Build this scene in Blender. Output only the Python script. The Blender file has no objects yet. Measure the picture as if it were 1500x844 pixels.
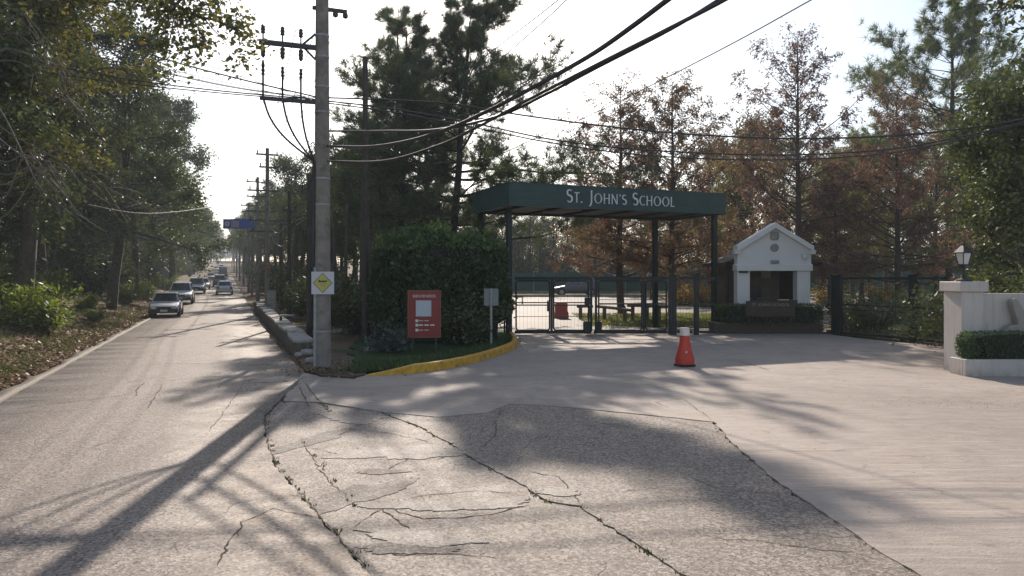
import bpy, bmesh, math, random
import numpy as np
from mathutils import Vector, Matrix

sc = bpy.context.scene
COL = sc.collection
R = math.radians

# ------------------------------------------------------------------ camera
CAM_H, FPX, HZ, CX = 2.3, 1083.0, 407.0, 750.0      # camera height, focal length (px of 1500), horizon row, centre column
cam = bpy.data.objects.new('camera', bpy.data.cameras.new('camera'))
COL.objects.link(cam)
cam.location = (0, 0, CAM_H)
cam.rotation_euler = (R(90), 0, 0)
cam.data.sensor_width = 36
cam.data.lens = 36 * FPX / 1500
cam.data.shift_y = -15 / 1500
cam.data.clip_start = 0.05
cam.data.clip_end = 6000
sc.camera = cam

# ------------------------------------------------------------------ sky, sun, exposure
SUN_EL, SUN_AZ = 29.0, -5.6                      # degrees; azimuth from +Y towards +X
w = bpy.data.worlds.new('World'); sc.world = w; w.use_nodes = True
nt = w.node_tree
bg = nt.nodes['Background']
sky = nt.nodes.new('ShaderNodeTexSky')
sky.sky_type = 'NISHITA'; sky.sun_disc = False
sky.sun_elevation = R(SUN_EL); sky.sun_rotation = R(SUN_AZ)
sky.air_density = 1.0; sky.dust_density = 1.1; sky.ozone_density = 1.0
hs = nt.nodes.new('ShaderNodeHueSaturation'); hs.inputs['Saturation'].default_value = 0.8
nt.links.new(sky.outputs[0], hs.inputs['Color']); nt.links.new(hs.outputs[0], bg.inputs[0])
bg.inputs[1].default_value = 0.11
sun = bpy.data.objects.new('sun', bpy.data.lights.new('sun', 'SUN'))
COL.objects.link(sun)
sun.data.energy = 4.6; sun.data.angle = R(0.6); sun.data.color = (1.0, 0.88, 0.76)
to_sun = Vector((math.sin(R(SUN_AZ)) * math.cos(R(SUN_EL)), math.cos(R(SUN_AZ)) * math.cos(R(SUN_EL)), math.sin(R(SUN_EL))))
sun.rotation_euler = to_sun.to_track_quat('Z', 'Y').to_euler()
sc.view_settings.view_transform = 'Standard'
sc.view_settings.look = 'None'
sc.view_settings.exposure = 0.58
sc.view_settings.gamma = 1.0
sc.view_settings.use_curve_mapping = False
sc.cycles.max_bounces = 6
sc.cycles.diffuse_bounces = 3
sc.cycles.transmission_bounces = 4
sc.cycles.use_denoising = True

# ------------------------------------------------------------------ helpers
RS, RT = (-0.3617, 0.9323), (0.9323, 0.3617)       # along the road, across it
_py = np.array([-60, 0, 42, 60, 78, 105, 140, 200, 350, 600, 900, 2500.])
_pz = np.array([0, 0, 0, .2, .5, 1.0, 1.7, 2.9, 7.8, 15.6, 20.5, 34.])
_d = np.gradient(_pz, _py); _d[:3] = 0
def P(y):
    y = np.clip(np.asarray(y, float), -60, 2499)
    i = np.clip(np.searchsorted(_py, y, 'right') - 1, 0, len(_py) - 2)
    h = _py[i + 1] - _py[i]; u = (y - _py[i]) / h
    return ((1 + 2*u)*(1-u)**2*_pz[i] + u*(1-u)**2*h*_d[i] + u*u*(3-2*u)*_pz[i+1] + u*u*(u-1)*h*_d[i+1])
def sm(a, b, x):
    u = np.clip((np.asarray(x, float) - a) / (b - a), 0, 1); return u*u*(3-2*u)
def tr(t, s): return (t*RT[0] + s*RS[0], t*RT[1] + s*RS[1])     # road coords -> world
def tcoord(x, y): return x*RT[0] + y*RT[1]
def terr(x, y):                                     # natural ground height
    t = tcoord(x, y)
    z = P(y) - 0.06
    left = sm(-3.98, -4.4, t)*0.05 + sm(-4.3, -10, t)*1.0
    nz = 0.05*np.sin(x*1.7+y*.6)*np.sin(y*1.1-x*.4)+0.03*np.sin(x*4.1+1)*np.sin(y*3.7)
    z = z + left + nz*sm(-4.2, -5, t)
    rgt = sm(2.3, 2.6, t)*sm(21, 23, y)*sm(-.4, -1.2, x)
    return z + rgt*(0.10 + nz*.7)
def gp(px, py, z=0.0):                              # pixel on the flat near ground (height z)
    Y = FPX*(CAM_H - z)/(py - HZ); return ((px - CX)/FPX*Y, Y)
def at(px, py, Y): return Vector(((px - CX)/FPX*Y, Y, CAM_H - (py - HZ)/FPX*Y))
def xat(px, Y): return (px - CX)/FPX*Y
def zat(py, Y): return CAM_H - (py - HZ)/FPX*Y
def tpos(t, Y): return ((t - RT[1]*Y)/RT[0], Y)     # point with across-road t at depth Y

def tag(o, label=None, cat=None, group=None, kind=None):
    if label: o['label'] = label
    if cat: o['category'] = cat
    if group: o['group'] = group
    if kind: o['kind'] = kind
    return o
def link(o, parent=None):
    COL.objects.link(o)
    if parent is not None: o.parent = parent
    return o
def empty(name, loc=(0, 0, 0), rz=0, label=None, cat=None, group=None):
    o = bpy.data.objects.new(name, None); COL.objects.link(o)
    o.empty_display_size = .2
    o.location = loc; o.rotation_euler = (0, 0, rz)
    return tag(o, label, cat, group)
def copy_tree(o, parent=None):
    c = o.copy(); COL.objects.link(c); c.parent = parent
    for ch in o.children: copy_tree(ch, c)
    return c
def arr_mesh(name, V, F, k, mat=None, v=None, smooth=False):
    """fast mesh: V (n,3), F (m,k)"""
    me = bpy.data.meshes.new(name)
    V = np.ascontiguousarray(V, np.float32); F = np.ascontiguousarray(F, np.int32)
    me.vertices.add(len(V)); me.vertices.foreach_set('co', V.ravel())
    me.loops.add(F.size); me.loops.foreach_set('vertex_index', F.ravel())
    me.polygons.add(len(F)); me.polygons.foreach_set('loop_start', np.arange(0, F.size, k, dtype=np.int32))
    if smooth: me.polygons.foreach_set('use_smooth', np.ones(len(F), bool))
    if v is not None:
        a = me.attributes.new('v', 'FLOAT', 'FACE'); a.data.foreach_set('value', np.ascontiguousarray(v, np.float32))
    me.update(calc_edges=True)
    if mat: me.materials.append(mat)
    return me

class MB:
    def __init__(s): s.v = []; s.f = []
    def add(s, vs, fs):
        n = len(s.v); s.v += [tuple(map(float, p)) for p in vs]; s.f += [tuple(i + n for i in f) for f in fs]; return s
    def box(s, c, d, rz=0, bev=0):
        x, y, z = d[0]/2, d[1]/2, d[2]/2
        ca, sa = math.cos(rz), math.sin(rz)
        b = min(bev, x*.9, y*.9, z*.9)
        def T(p): return (c[0]+p[0]*ca-p[1]*sa, c[1]+p[0]*sa+p[1]*ca, c[2]+p[2])
        if b <= 0:
            vs = [T((i*x, j*y, k*z)) for k in (-1, 1) for j in (-1, 1) for i in (-1, 1)]
            return s.add(vs, [(0,2,3,1),(4,5,7,6),(0,1,5,4),(2,6,7,3),(0,4,6,2),(1,3,7,5)])
        vs = []; 
        for k in (-1, 1):
            for j in (-1, 1):
                for i in (-1, 1):
                    vs += [T((i*(x-b), j*(y-b), k*z)), T((i*(x-b), j*y, k*(z-b))), T((i*x, j*(y-b), k*(z-b)))]
        def id_(i, j, k, a): return ((k+1)//2*4 + (j+1)//2*2 + (i+1)//2)*3 + a
        F = []
        for k in (-1, 1): F.append([id_(-1,-1,k,0), id_(1,-1,k,0), id_(1,1,k,0), id_(-1,1,k,0)][::k])
        for j in (-1, 1): F.append([id_(-1,j,-1,1), id_(1,j,-1,1), id_(1,j,1,1), id_(-1,j,1,1)][::-j])
        for i in (-1, 1): F.append([id_(i,-1,-1,2), id_(i,1,-1,2), id_(i,1,1,2), id_(i,-1,1,2)][::i])
        for j in (-1, 1):
            for k in (-1, 1): F.append([id_(-1,j,k,0), id_(1,j,k,0), id_(1,j,k,1), id_(-1,j,k,1)][::-j*k])
        for i in (-1, 1):
            for k in (-1, 1): F.append([id_(i,-1,k,0), id_(i,1,k,0), id_(i,1,k,2), id_(i,-1,k,2)][::i*k])
        for i in (-1, 1):
            for j in (-1, 1): F.append([id_(i,j,-1,1), id_(i,j,1,1), id_(i,j,1,2), id_(i,j,-1,2)][::-i*j])
        for i in (-1, 1):
            for j in (-1, 1):
                for k in (-1, 1): F.append([id_(i,j,k,0), id_(i,j,k,1), id_(i,j,k,2)][::-i*j*k])
        return s.add(vs, F)
    def tube(s, pts, r, n=6, cap=True):
        pts = [Vector(p) for p in pts]
        m = len(pts)
        rr = r if hasattr(r, '__len__') else [r]*m
        vs = []
        prev = None
        for i, p in enumerate(pts):
            t = (pts[min(i+1, m-1)] - pts[max(i-1, 0)]).normalized()
            if prev is None:
                a = Vector((0, 0, 1)) if abs(t.z) < .9 else Vector((1, 0, 0))
                u = t.cross(a).normalized()
            else:
                u = (prev - t*prev.dot(t)).normalized()
            prev = u; q = t.cross(u)
            for k in range(n):
                th = 2*math.pi*(k + .5)/n
                vs.append(p + (u*math.cos(th) + q*math.sin(th))*rr[i])
        fs = []
        for i in range(m-1):
            for k in range(n):
                k2 = (k+1) % n
                fs.append((i*n+k, i*n+k2, (i+1)*n+k2, (i+1)*n+k))
        if cap:
            fs.append(tuple(range(n))[::-1]); fs.append(tuple((m-1)*n+k for k in range(n)))
        return s.add(vs, fs)
    def lathe(s, c, prof, n=20, axis='z', sq=0):
        vs = []
        for r_, z_ in prof:
            for k in range(n):
                th = 2*math.pi*(k+.5)/n
                q = 1.0
                if sq: q = 1/ (abs(math.cos(th))**sq + abs(math.sin(th))**sq)**(1/sq)
                a, b = r_*q*math.cos(th), r_*q*math.sin(th)
                if axis == 'z': vs.append((c[0]+a, c[1]+b, c[2]+z_))
                elif axis == 'y': vs.append((c[0]+a, c[1]+z_, c[2]-b))
                else: vs.append((c[0]+z_, c[1]+a, c[2]+b))
        m = len(prof)
        fs = [(i*n+k, i*n+(k+1) % n, (i+1)*n+(k+1) % n, (i+1)*n+k) for i in range(m-1) for k in range(n)]
        fs.append(tuple(range(n))[::-1]); fs.append(tuple((m-1)*n+k for k in range(n)))
        return s.add(vs, fs)
    def prism(s, poly, fn, d):
        """poly 2-D; fn(u,v,w) -> 3-D; extruded w 0..d"""
        n = len(poly)
        vs = [fn(u, v, 0) for u, v in poly] + [fn(u, v, d) for u, v in poly]
        fs = [tuple(range(n)), tuple(range(n, 2*n))[::-1]] + [(i, i+n, (i+1) % n + n, (i+1) % n) for i in range(n)]
        return s.add(vs, fs)
    def loft(s, secs, cap=True):
        n = len(secs[0]); vs = [p for q in secs for p in q]
        fs = [(i*n+k, i*n+(k+1) % n, (i+1)*n+(k+1) % n, (i+1)*n+k) for i in range(len(secs)-1) for k in range(n)]
        if cap: fs += [tuple(range(n))[::-1], tuple((len(secs)-1)*n+k for k in range(n))]
        return s.add(vs, fs)
    def build(s, name, mat, parent=None, smooth=False, bev=0):
        me = bpy.data.meshes.new(name)
        me.from_pydata(s.v, [], s.f)
        bm = bmesh.new(); bm.from_mesh(me)
        if bev: bmesh.ops.bevel(bm, geom=bm.edges[:], offset=bev, segments=2, affect='EDGES', profile=.5)
        bmesh.ops.recalc_face_normals(bm, faces=bm.faces[:])
        if smooth:
            for f in bm.faces: f.smooth = True
            for e in bm.edges:
                if len(e.link_faces) == 2 and e.calc_face_angle(0) > .7: e.smooth = False
        bm.to_mesh(me); bm.free()
        me.materials.append(mat)
        return link(bpy.data.objects.new(name, me), parent)

def cat_rom(pts, n):
    pts = [Vector(p) for p in pts]
    q = [pts[0]*2 - pts[1]] + pts + [pts[-1]*2 - pts[-2]]
    out = []
    for i in range(1, len(q)-2):
        for k in range(n):
            u = k/n
            a, b, c, d = q[i-1], q[i], q[i+1], q[i+2]
            out.append(.5*((2*b) + (c-a)*u + (2*a-5*b+4*c-d)*u*u + (3*b-a-3*c+d)*u*u*u))
    out.append(pts[-1]); return out

# ------------------------------------------------------------------ materials
class NT:
    def __init__(s, name):
        s.m = bpy.data.materials.new(name); s.m.use_nodes = True
        s.t = s.m.node_tree; s.t.nodes.clear()
        s.out = s.n('ShaderNodeOutputMaterial')
    def n(s, typ, **kw):
        x = s.t.nodes.new(typ)
        for k, v in kw.items(): setattr(x, k, v)
        return x
    def l(s, a, b): s.t.links.new(a, b)
    def val(s, inp, v):
        if hasattr(v, 'links') or isinstance(v, bpy.types.NodeSocket): s.l(v, inp)
        else: inp.default_value = v
    def coord(s, scale=(1, 1, 1), src='Object'):
        tc = s.n('ShaderNodeTexCoord'); mp = s.n('ShaderNodeMapping')
        s.l(tc.outputs[src], mp.inputs[0]); mp.inputs['Scale'].default_value = scale
        return mp.outputs[0]
    def noise(s, vec, scale, detail=4, rough=.55, dist=0):
        x = s.n('ShaderNodeTexNoise'); s.l(vec, x.inputs['Vector'])
        x.inputs['Scale'].default_value = scale; x.inputs['Detail'].default_value = detail
        x.inputs['Roughness'].default_value = rough; x.inputs['Distortion'].default_value = dist
        return x.outputs['Fac']
    def voro(s, vec, scale, out='Distance', feature='F1'):
        x = s.n('ShaderNodeTexVoronoi', feature=feature); s.l(vec, x.inputs['Vector']); x.inputs['Scale'].default_value = scale
        return x.outputs[out]
    def ramp(s, fac, stops, interp='LINEAR'):
        x = s.n('ShaderNodeValToRGB'); s.l(fac, x.inputs[0]); x.color_ramp.interpolation = interp
        e = x.color_ramp.elements
        while len(e) < len(stops): e.new(.5)
        for i, (p, c) in enumerate(stops):
            e[i].position = p; e[i].color = (*c, 1) if hasattr(c, '__len__') else (c, c, c, 1)
        return x.outputs[0]
    def mix(s, fac, a, b, mode='MIX'):
        x = s.n('ShaderNodeMix', data_type='RGBA', blend_type=mode)
        s.val(x.inputs[0], fac)
        for i, c in ((6, a), (7, b)):
            if isinstance(c, bpy.types.NodeSocket): s.l(c, x.inputs[i])
            else: x.inputs[i].default_value = (*c, 1) if hasattr(c, '__len__') else (c, c, c, 1)
        return x.outputs[2]
    def math(s, op, a, b=0):
        x = s.n('ShaderNodeMath', operation=op); s.val(x.inputs[0], a); s.val(x.inputs[1], b); return x.outputs[0]
    def bump(s, h, strength=.3, dist=.02, base=None):
        x = s.n('ShaderNodeBump'); s.l(h, x.inputs['Height']); x.inputs['Strength'].default_value = strength
        x.inputs['Distance'].default_value = dist
        if base is not None: s.l(base, x.inputs['Normal'])
        return x.outputs[0]
    def pbr(s, col, rough=.7, metal=0, normal=None, spec=.5, **kw):
        b = s.n('ShaderNodeBsdfPrincipled')
        if isinstance(col, bpy.types.NodeSocket): s.l(col, b.inputs['Base Color'])
        else: b.inputs['Base Color'].default_value = (*col, 1)
        s.val(b.inputs['Roughness'], rough); s.val(b.inputs['Metallic'], metal)
        b.inputs['Specular IOR Level'].default_value = spec
        if normal is not None: s.l(normal, b.inputs['Normal'])
        for k, v in kw.items(): s.val(b.inputs[k], v)
        s.l(b.outputs[0], s.out.inputs['Surface'])
        return s.m

def simple(name, col, rough=.6, metal=0, var=.25, scale=6, bump=.15, bscale=40, spec=.5, dirt=None, src='Object'):
    m = NT(name); c = m.coord(src=src)
    n1 = m.noise(c, scale, 5); n2 = m.noise(c, bscale, 3)
    dark = tuple(x*(1-var) for x in col); lite = tuple(min(1, x*(1+var)) for x in col)
    cc = m.ramp(n1, [(.3, dark), (.7, lite)])
    if dirt:
        cc = m.mix(m.ramp(m.noise(c, scale*.6, 6, .7, .5), [(.5, 0), (.68, 1)]), cc, dirt)
    rr = m.ramp(n2, [(.3, max(.02, rough-.08)), (.7, min(1, rough+.08))])
    return m.pbr(cc, rr, metal, m.bump(n2, bump, .01), spec)

def leaf_mat(name, stops, transl=.35, gloss=.05, rough=.45):
    m = NT(name)
    a = m.n('ShaderNodeAttribute', attribute_name='v')
    oi = m.n('ShaderNodeObjectInfo')
    f = m.math('ADD', a.outputs['Fac'], m.math('MULTIPLY', m.math('SUBTRACT', oi.outputs['Random'], .5), .14))
    col = m.ramp(f, stops)
    d = m.n('ShaderNodeBsdfDiffuse'); m.l(col, d.inputs[0])
    t = m.n('ShaderNodeBsdfTranslucent'); m.l(m.mix(.35, col, (1.25, 1.2, .4), 'MULTIPLY'), t.inputs[0])
    g = m.n('ShaderNodeBsdfGlossy'); g.inputs['Roughness'].default_value = rough; g.inputs[0].default_value = (.9, .9, .9, 1)
    x = m.n('ShaderNodeMixShader'); x.inputs[0].default_value = transl; m.l(d.outputs[0], x.inputs[1]); m.l(t.outputs[0], x.inputs[2])
    y = m.n('ShaderNodeMixShader'); y.inputs[0].default_value = gloss; m.l(x.outputs[0], y.inputs[1]); m.l(g.outputs[0], y.inputs[2])
    m.l(y.outputs[0], m.out.inputs['Surface'])
    return m.m

def asphalt_mat(name, base, stone, speck=.5, tan=(.34, .27, .21)):
    m = NT(name); c = m.coord(src='Object')
    big = m.noise(c, .35, 6, .6, .3); mid = m.noise(c, 2.2, 6, .65); fine = m.noise(c, 60, 3)
    st = m.voro(c, 42, 'Color'); stv = m.n('ShaderNodeSeparateColor'); m.l(st, stv.inputs[0])
    dist = m.voro(c, 42)
    col = m.mix(m.ramp(big, [(.32, 0), (.7, 1)]), tuple(x*.86 for x in base), tuple(x*1.12 for x in base))
    col = m.mix(m.ramp(mid, [(.45, 0), (.75, .5)]), col, tan)
    col = m.mix(m.ramp(stv.outputs[0], [(1-speck*.6, 0), (1-speck*.6+.08, .95)]), col, stone)
    col = m.mix(m.ramp(stv.outputs[1], [(.78, 0), (.86, .85)]), col, tuple(x*.38 for x in base))
    # worn wheel streaks along the road
    c2 = m.n('ShaderNodeMapping'); tcn = m.n('ShaderNodeTexCoord'); m.l(tcn.outputs['Object'], c2.inputs[0])
    c2.inputs['Rotation'].default_value = (0, 0, -R(21.2)); c2.inputs['Scale'].default_value = (1.2, .07, 1)
    streak = m.noise(c2.outputs[0], 1.6, 5, .6)
    col = m.mix(m.ramp(streak, [(.42, 0), (.72, .45)]), col, tuple(x*.72 for x in base))
    # fine crazing
    c3 = m.n('ShaderNodeMapping'); m.l(tcn.outputs['Object'], c3.inputs[0])
    wob = m.n('ShaderNodeTexNoise'); m.l(tcn.outputs['Object'], wob.inputs['Vector']); wob.inputs['Scale'].default_value = 1.5
    add = m.n('ShaderNodeVectorMath', operation='ADD'); m.l(c3.outputs[0], add.inputs[0]); m.l(wob.outputs['Color'], add.inputs[1])
    cr = m.voro(add.outputs[0], .55, 'Distance', 'DISTANCE_TO_EDGE')
    crm = m.math('MULTIPLY', m.ramp(cr, [(.0, 1), (.010, 0)]), m.ramp(m.noise(c, .5, 3), [(.5, 0), (.62, .8)]))
    col = m.mix(crm, col, (.06, .05, .045))
    h = m.math('ADD', m.math('MULTIPLY', dist, .5), m.math('MULTIPLY', fine, .5))
    h = m.math('SUBTRACT', h, m.math('MULTIPLY', crm, 1.0))
    nb = m.bump(mid, .25, .03)
    nrm = m.bump(h, .55, .012, nb)
    return m.pbr(col, m.ramp(mid, [(.3, .68), (.8, .86)]), 0, nrm, .35)

def concrete_mat(name, base):
    m = NT(name); c = m.coord(src='Object')
    cs = m.coord((.25, 1.6, 1))
    big = m.noise(c, .3, 6, .6, .4); st = m.noise(cs, 3.2, 6, .65, .2); fine = m.noise(c, 45, 4, .6)
    col = m.mix(m.ramp(big, [(.3, 0), (.7, 1)]), tuple(x*.84 for x in base), tuple(x*1.1 for x in base))
    col = m.mix(m.ramp(st, [(.48, 0), (.76, .55)]), col, tuple(x*.68 for x in base))
    col = m.mix(m.ramp(m.noise(c, 1.3, 7, .7), [(.56, 0), (.72, .55)]), col, (base[0]*.9, base[1]*.78, base[2]*.66))
    col = m.mix(m.ramp(m.noise(cs, 9, 7, .75), [(.52, 0), (.66, .6)]), col, tuple(x*.58 for x in base))
    col = m.mix(m.ramp(m.noise(c, 5, 8, .8), [(.54, 0), (.64, .45)]), col, tuple(x*1.32 for x in base))
    col = m.mix(m.ramp(m.noise(c, 90, 3, .7), [(.56, 0), (.66, .7)]), col, tuple(x*.38 for x in base))
    col = m.mix(m.ramp(m.noise(c, .22, 5, .7, .6), [(.50, 0), (.68, .75)]), col, tuple(x*.70 for x in base))
    col = m.mix(m.ramp(m.noise(c, .9, 8, .72, .8), [(.50, 0), (.60, .55)]), col, tuple(x*.66 for x in base))
    col = m.mix(m.ramp(m.noise(c, 2.7, 6, .7, .4), [(.60, 0), (.66, .6)]), col, (base[0]*.55, base[1]*.52, base[2]*.50))
    col = m.mix(m.ramp(m.noise(m.coord((.12, 2.2, 1)), 4.5, 6, .7), [(.56, 0), (.64, .5)]), col, tuple(min(1, x*1.28) for x in base))
    vd = m.voro(c, 3.1); col = m.mix(m.ramp(vd, [(.03, .8), (.07, 0)]), col, tuple(x*.4 for x in base))
    h = m.math('ADD', m.math('MULTIPLY', st, .8), m.math('MULTIPLY', fine, .4))
    return m.pbr(col, m.ramp(fine, [(.3, .66), (.7, .84)]), 0, m.bump(h, .7, .03), .35)

def soil_mat(name, a, b, g, gamt=.5, scale=1.4):
    m = NT(name); c = m.coord(src='Object')
    n1 = m.noise(c, scale, 6, .65); n2 = m.noise(c, 16, 5, .7); n3 = m.noise(c, .5, 4)
    col = m.mix(m.ramp(n1, [(.3, 0), (.7, 1)]), a, b)
    col = m.mix(m.ramp(n3, [(.62-gamt*.3, 0), (.72-gamt*.3, .85)]), col, g)
    col = m.mix(m.ramp(n2, [(.5, 0), (.7, .6)]), col, tuple(x*.5 for x in a))
    return m.pbr(col, .92, 0, m.bump(n2, .8, .05), .2)

M = {}
M['asphalt'] = asphalt_mat('road asphalt', (.215, .178, .150), (.36, .31, .27), .55)
M['asphalt2'] = asphalt_mat('apron asphalt', (.195, .160, .133), (.37, .315, .265), .7)
M['concrete_drive'] = concrete_mat('drive concrete', (.395, .332, .285))
M['lot'] = concrete_mat('car park', (.215, .188, .165))
M['patch'] = asphalt_mat('pale patch', (.25, .215, .185), (.36, .33, .29), .5, (.30, .245, .195))
M['rubble'] = asphalt_mat('crumbled asphalt', (.085, .068, .055), (.24, .205, .175), .55, (.22, .165, .12))
M['dirt'] = asphalt_mat('dirt film', (.17, .14, .115), (.24, .20, .17), .5, (.22, .17, .13))
M['crack'] = soil_mat('crack soil', (.065, .053, .043), (.12, .098, .08), (.05, .05, .03), .25)
M['base'] = soil_mat('dark sub-base', (.09, .075, .06), (.14, .115, .092), (.07, .065, .045), .3)
M['ground'] = soil_mat('forest floor', (.12, .078, .05), (.21, .14, .09), (.085, .09, .035), .4)
M['soil'] = soil_mat('verge soil', (.09, .068, .05), (.16, .125, .095), (.05, .065, .025), .35)
M['lawn'] = soil_mat('lawn', (.05, .075, .02), (.10, .13, .035), (.17, .12, .06), .55)
M['bedgrass'] = soil_mat('bed grass', (.02, .045, .012), (.035, .07, .018), (.03, .05, .015), .5)
M['kerb_yellow'] = simple('yellow kerb paint', (.62, .34, .03), .65, 0, .25, 6, .4, 30, dirt=(.24, .16, .075))
M['edge_paint'] = simple('faded edge paint', (.125, .10, .07), .8, 0, .25, 3, .3, 30, dirt=(.12, .10, .08))
M['pole_conc'] = simple('pole concrete', (.24, .21, .185), .85, 0, .25, 4, .5, 30, dirt=(.13, .115, .10))
M['pole_wood'] = simple('pole wood', (.055, .046, .038), .9, 0, .3, 3, .4, 20)
M['steel_dark'] = simple('dark steel', (.05, .052, .055), .5, .4, .2, 8, .1)
M['galv'] = simple('galvanised', (.33, .34, .35), .5, .6, .15, 9, .1)
M['ceramic'] = simple('brown insulator', (.06, .045, .04), .3, 0, .2, 9, .05)
M['cable'] = simple('black cable', (.022, .022, .024), .5, 0, .2, 9, .05)
M['cable_grey'] = simple('grey cable', (.22, .21, .20), .5, 0, .2, 9, .05)
M['canopy'] = simple('canopy green', (.020, .058, .054), .5, 0, .18, 1.5, .1, 12, dirt=(.026, .056, .054))
M['canopy_under'] = simple('canopy soffit', (.035, .045, .045), .7, 0, .2, 2, .1)
M['gate'] = simple('gate dark green', (.012, .020, .018), .5, .1, .25, 6, .1)
M['letter'] = simple('letter silver', (.68, .70, .71), .5, .0, .1, 8, .05)
M['white'] = simple('white paint', (.64, .64, .66), .7, 0, .06, 2, .15, 30, dirt=(.52, .52, .53))
M['wall_white'] = simple('white render', (.55, .51, .475), .85, 0, .06, 1.5, .25, 30, dirt=(.43, .395, .36))
def render_mat(name, base, dark, streak=.65):
    m = NT(name); c = m.coord(); cs = m.coord((5, 5, .35)); n1 = m.noise(c, 1.6, 6, .65); st = m.noise(cs, 2.2, 6, .7); f = m.noise(c, 55, 4, .6)
    col = m.mix(m.ramp(n1, [(.35, 0), (.7, .5)]), base, dark)
    col = m.mix(m.ramp(st, [(.5, 0), (.72, streak)]), col, tuple(x*.8 for x in dark))
    g_ = m.n('ShaderNodeTexCoord'); sp = m.n('ShaderNodeSeparateXYZ'); m.l(g_.outputs['Object'], sp.inputs[0])
    low = m.math('MULTIPLY', m.ramp(sp.outputs[2], [(0., 1), (.22, 0)]), m.ramp(m.noise(c, 5, 5, .7), [(.35, 0), (.6, .8)]))
    col = m.mix(low, col, (dark[0]*.62, dark[1]*.58, dark[2]*.5))
    return m.pbr(col, .85, 0, m.bump(f, .3, .012), .3)
M['wall_white'] = render_mat('white render', (.56, .52, .485), (.43, .395, .36))
M['white'] = render_mat('white paint', (.72, .705, .69), (.62, .605, .585), .12)
M['roof_dark'] = simple('roof shingle', (.035, .032, .03), .8, 0, .3, 5, .4, 25)
M['wood_dark'] = simple('dark wood', (.06, .042, .03), .8, 0, .3, 5, .3)
M['log'] = simple('weathered log', (.16, .115, .075), .9, 0, .3, 5, .4)
M['brick'] = simple('planter brick', (.095, .068, .054), .85, 0, .3, 8, .3)
M['brass'] = simple('dull brass letters', (.33, .29, .24), .5, .4, .1)
M['interior'] = simple('interior plaster', (.30, .25, .20), .9, 0, .15, 3)
M['black'] = simple('black plastic', (.015, .015, .017), .5, 0, .2, 9, .05)
M['paper'] = simple('paper', (.75, .75, .73), .8, 0, .05)
M['red_sign'] = simple('red board', (.27, .035, .028), .55, 0, .12, 2, .05)
M['sign_frame'] = simple('sign frame', (.26, .10, .06), .6, 0, .1, 4)
M['panel_white'] = simple('pale panel', (.52, .56, .62), .6, 0, .05, 4)
M['yellow_sign'] = simple('yellow sign', (.50, .46, .11), .5, 0, .08, 4, .05)
M['sign_white'] = simple('white sign', (.58, .57, .60), .5, 0, .05, 4, .05)
M['ink'] = simple('ink', (.03, .028, .02), .7)
M['ink_brown'] = simple('brown ink', (.30, .22, .10), .7)
M['blue_sign'] = simple('blue sign', (.05, .09, .32), .5, 0, .15, 1, .05)
M['blue_sign2'] = simple('blue sign face', (.03, .12, .42), .5, 0, .15, 1, .05)
M['mauve_sign'] = simple('mauve print', (.30, .26, .42), .5, 0, .1, 1, .05)
M['orange_sign'] = simple('orange plate', (.30, .13, .06), .6)
M['cone_red'] = simple('cone red', (.55, .045, .022), .5, 0, .15, 4, .1, dirt=(.36, .045, .03))
M['cone_white'] = simple('cone collar', (.72, .62, .58), .5, 0, .08, 6)
M['rubber'] = simple('rubber', (.02, .02, .02), .8, 0, .2)
M['barrier_red'] = simple('barrier red', (.42, .07, .045), .55, 0, .15, 3)
M['stone'] = simple('pale stone', (.33, .315, .29), .9, 0, .3, 4, .6, 22, dirt=(.18, .18, .14))
M['stone2'] = simple('mossy wall', (.13, .115, .09), .95, 0, .35, 4, .6, 22, dirt=(.06, .07, .03))
M['relief'] = simple('relief stone', (.30, .28, .25), .85, 0, .15, 4, .3)
M['lamp_glass'] = simple('milk glass', (.62, .62, .60), .25, 0, .04)
M['green_screen'] = simple('green windscreen', (.030, .095, .078), .85, 0, .2, 1, .1)
M['box_grey'] = simple('box grey', (.24, .26, .26), .55, 0, .1)
M['camera_white'] = simple('camera housing', (.6, .6, .6), .4)
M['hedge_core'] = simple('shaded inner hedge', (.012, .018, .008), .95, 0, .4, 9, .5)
M['bark_pine'] = simple('pine bark', (.045, .034, .028), .95, 0, .35, 7, .8, 18)
M['bark_grey'] = simple('grey bark', (.085, .070, .056), .95, 0, .35, 6, .7, 18)
M['bark_red'] = simple('cypress bark', (.075, .050, .038), .95, 0, .3, 7, .6, 18)
M['twig_pale'] = simple('pale twig', (.17, .145, .125), .9, 0, .2, 5, .2)
M['glass'] = NT('car glass').pbr((.02, .025, .03), .06, 0, None, .8)
M['glass_hut'] = NT('hut glass').pbr((.03, .03, .03), .1, 0, None, .6)
M['tyre'] = simple('tyre', (.018, .018, .018), .85, 0, .2)
M['rim'] = simple('rim', (.35, .35, .36), .4, .7, .1)
M['headlamp'] = simple('head lamp', (.6, .6, .6), .15, .2, .05)
M['taillamp'] = simple('tail lamp', (.35, .03, .02), .25, 0, .1)
M['plate'] = simple('number plate', (.6, .6, .58), .5)
def paint(name, c): return NT(name).pbr(c, .34, .25, None, .5, **{'Coat Weight': .6, 'Coat Roughness': .08})
M['paint_silver'] = paint('silver paint', (.55, .56, .57)); M['paint_white'] = paint('white car paint', (.70, .70, .70))
M['paint_dark'] = paint('dark car paint', (.035, .038, .045)); M['paint_grey'] = paint('grey paint', (.2, .21, .22))
M['paint_navy'] = paint('charcoal paint', (.085, .09, .105))
M['bumper'] = simple('bumper plastic', (.025, .026, .028), .6, 0, .1)

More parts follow.
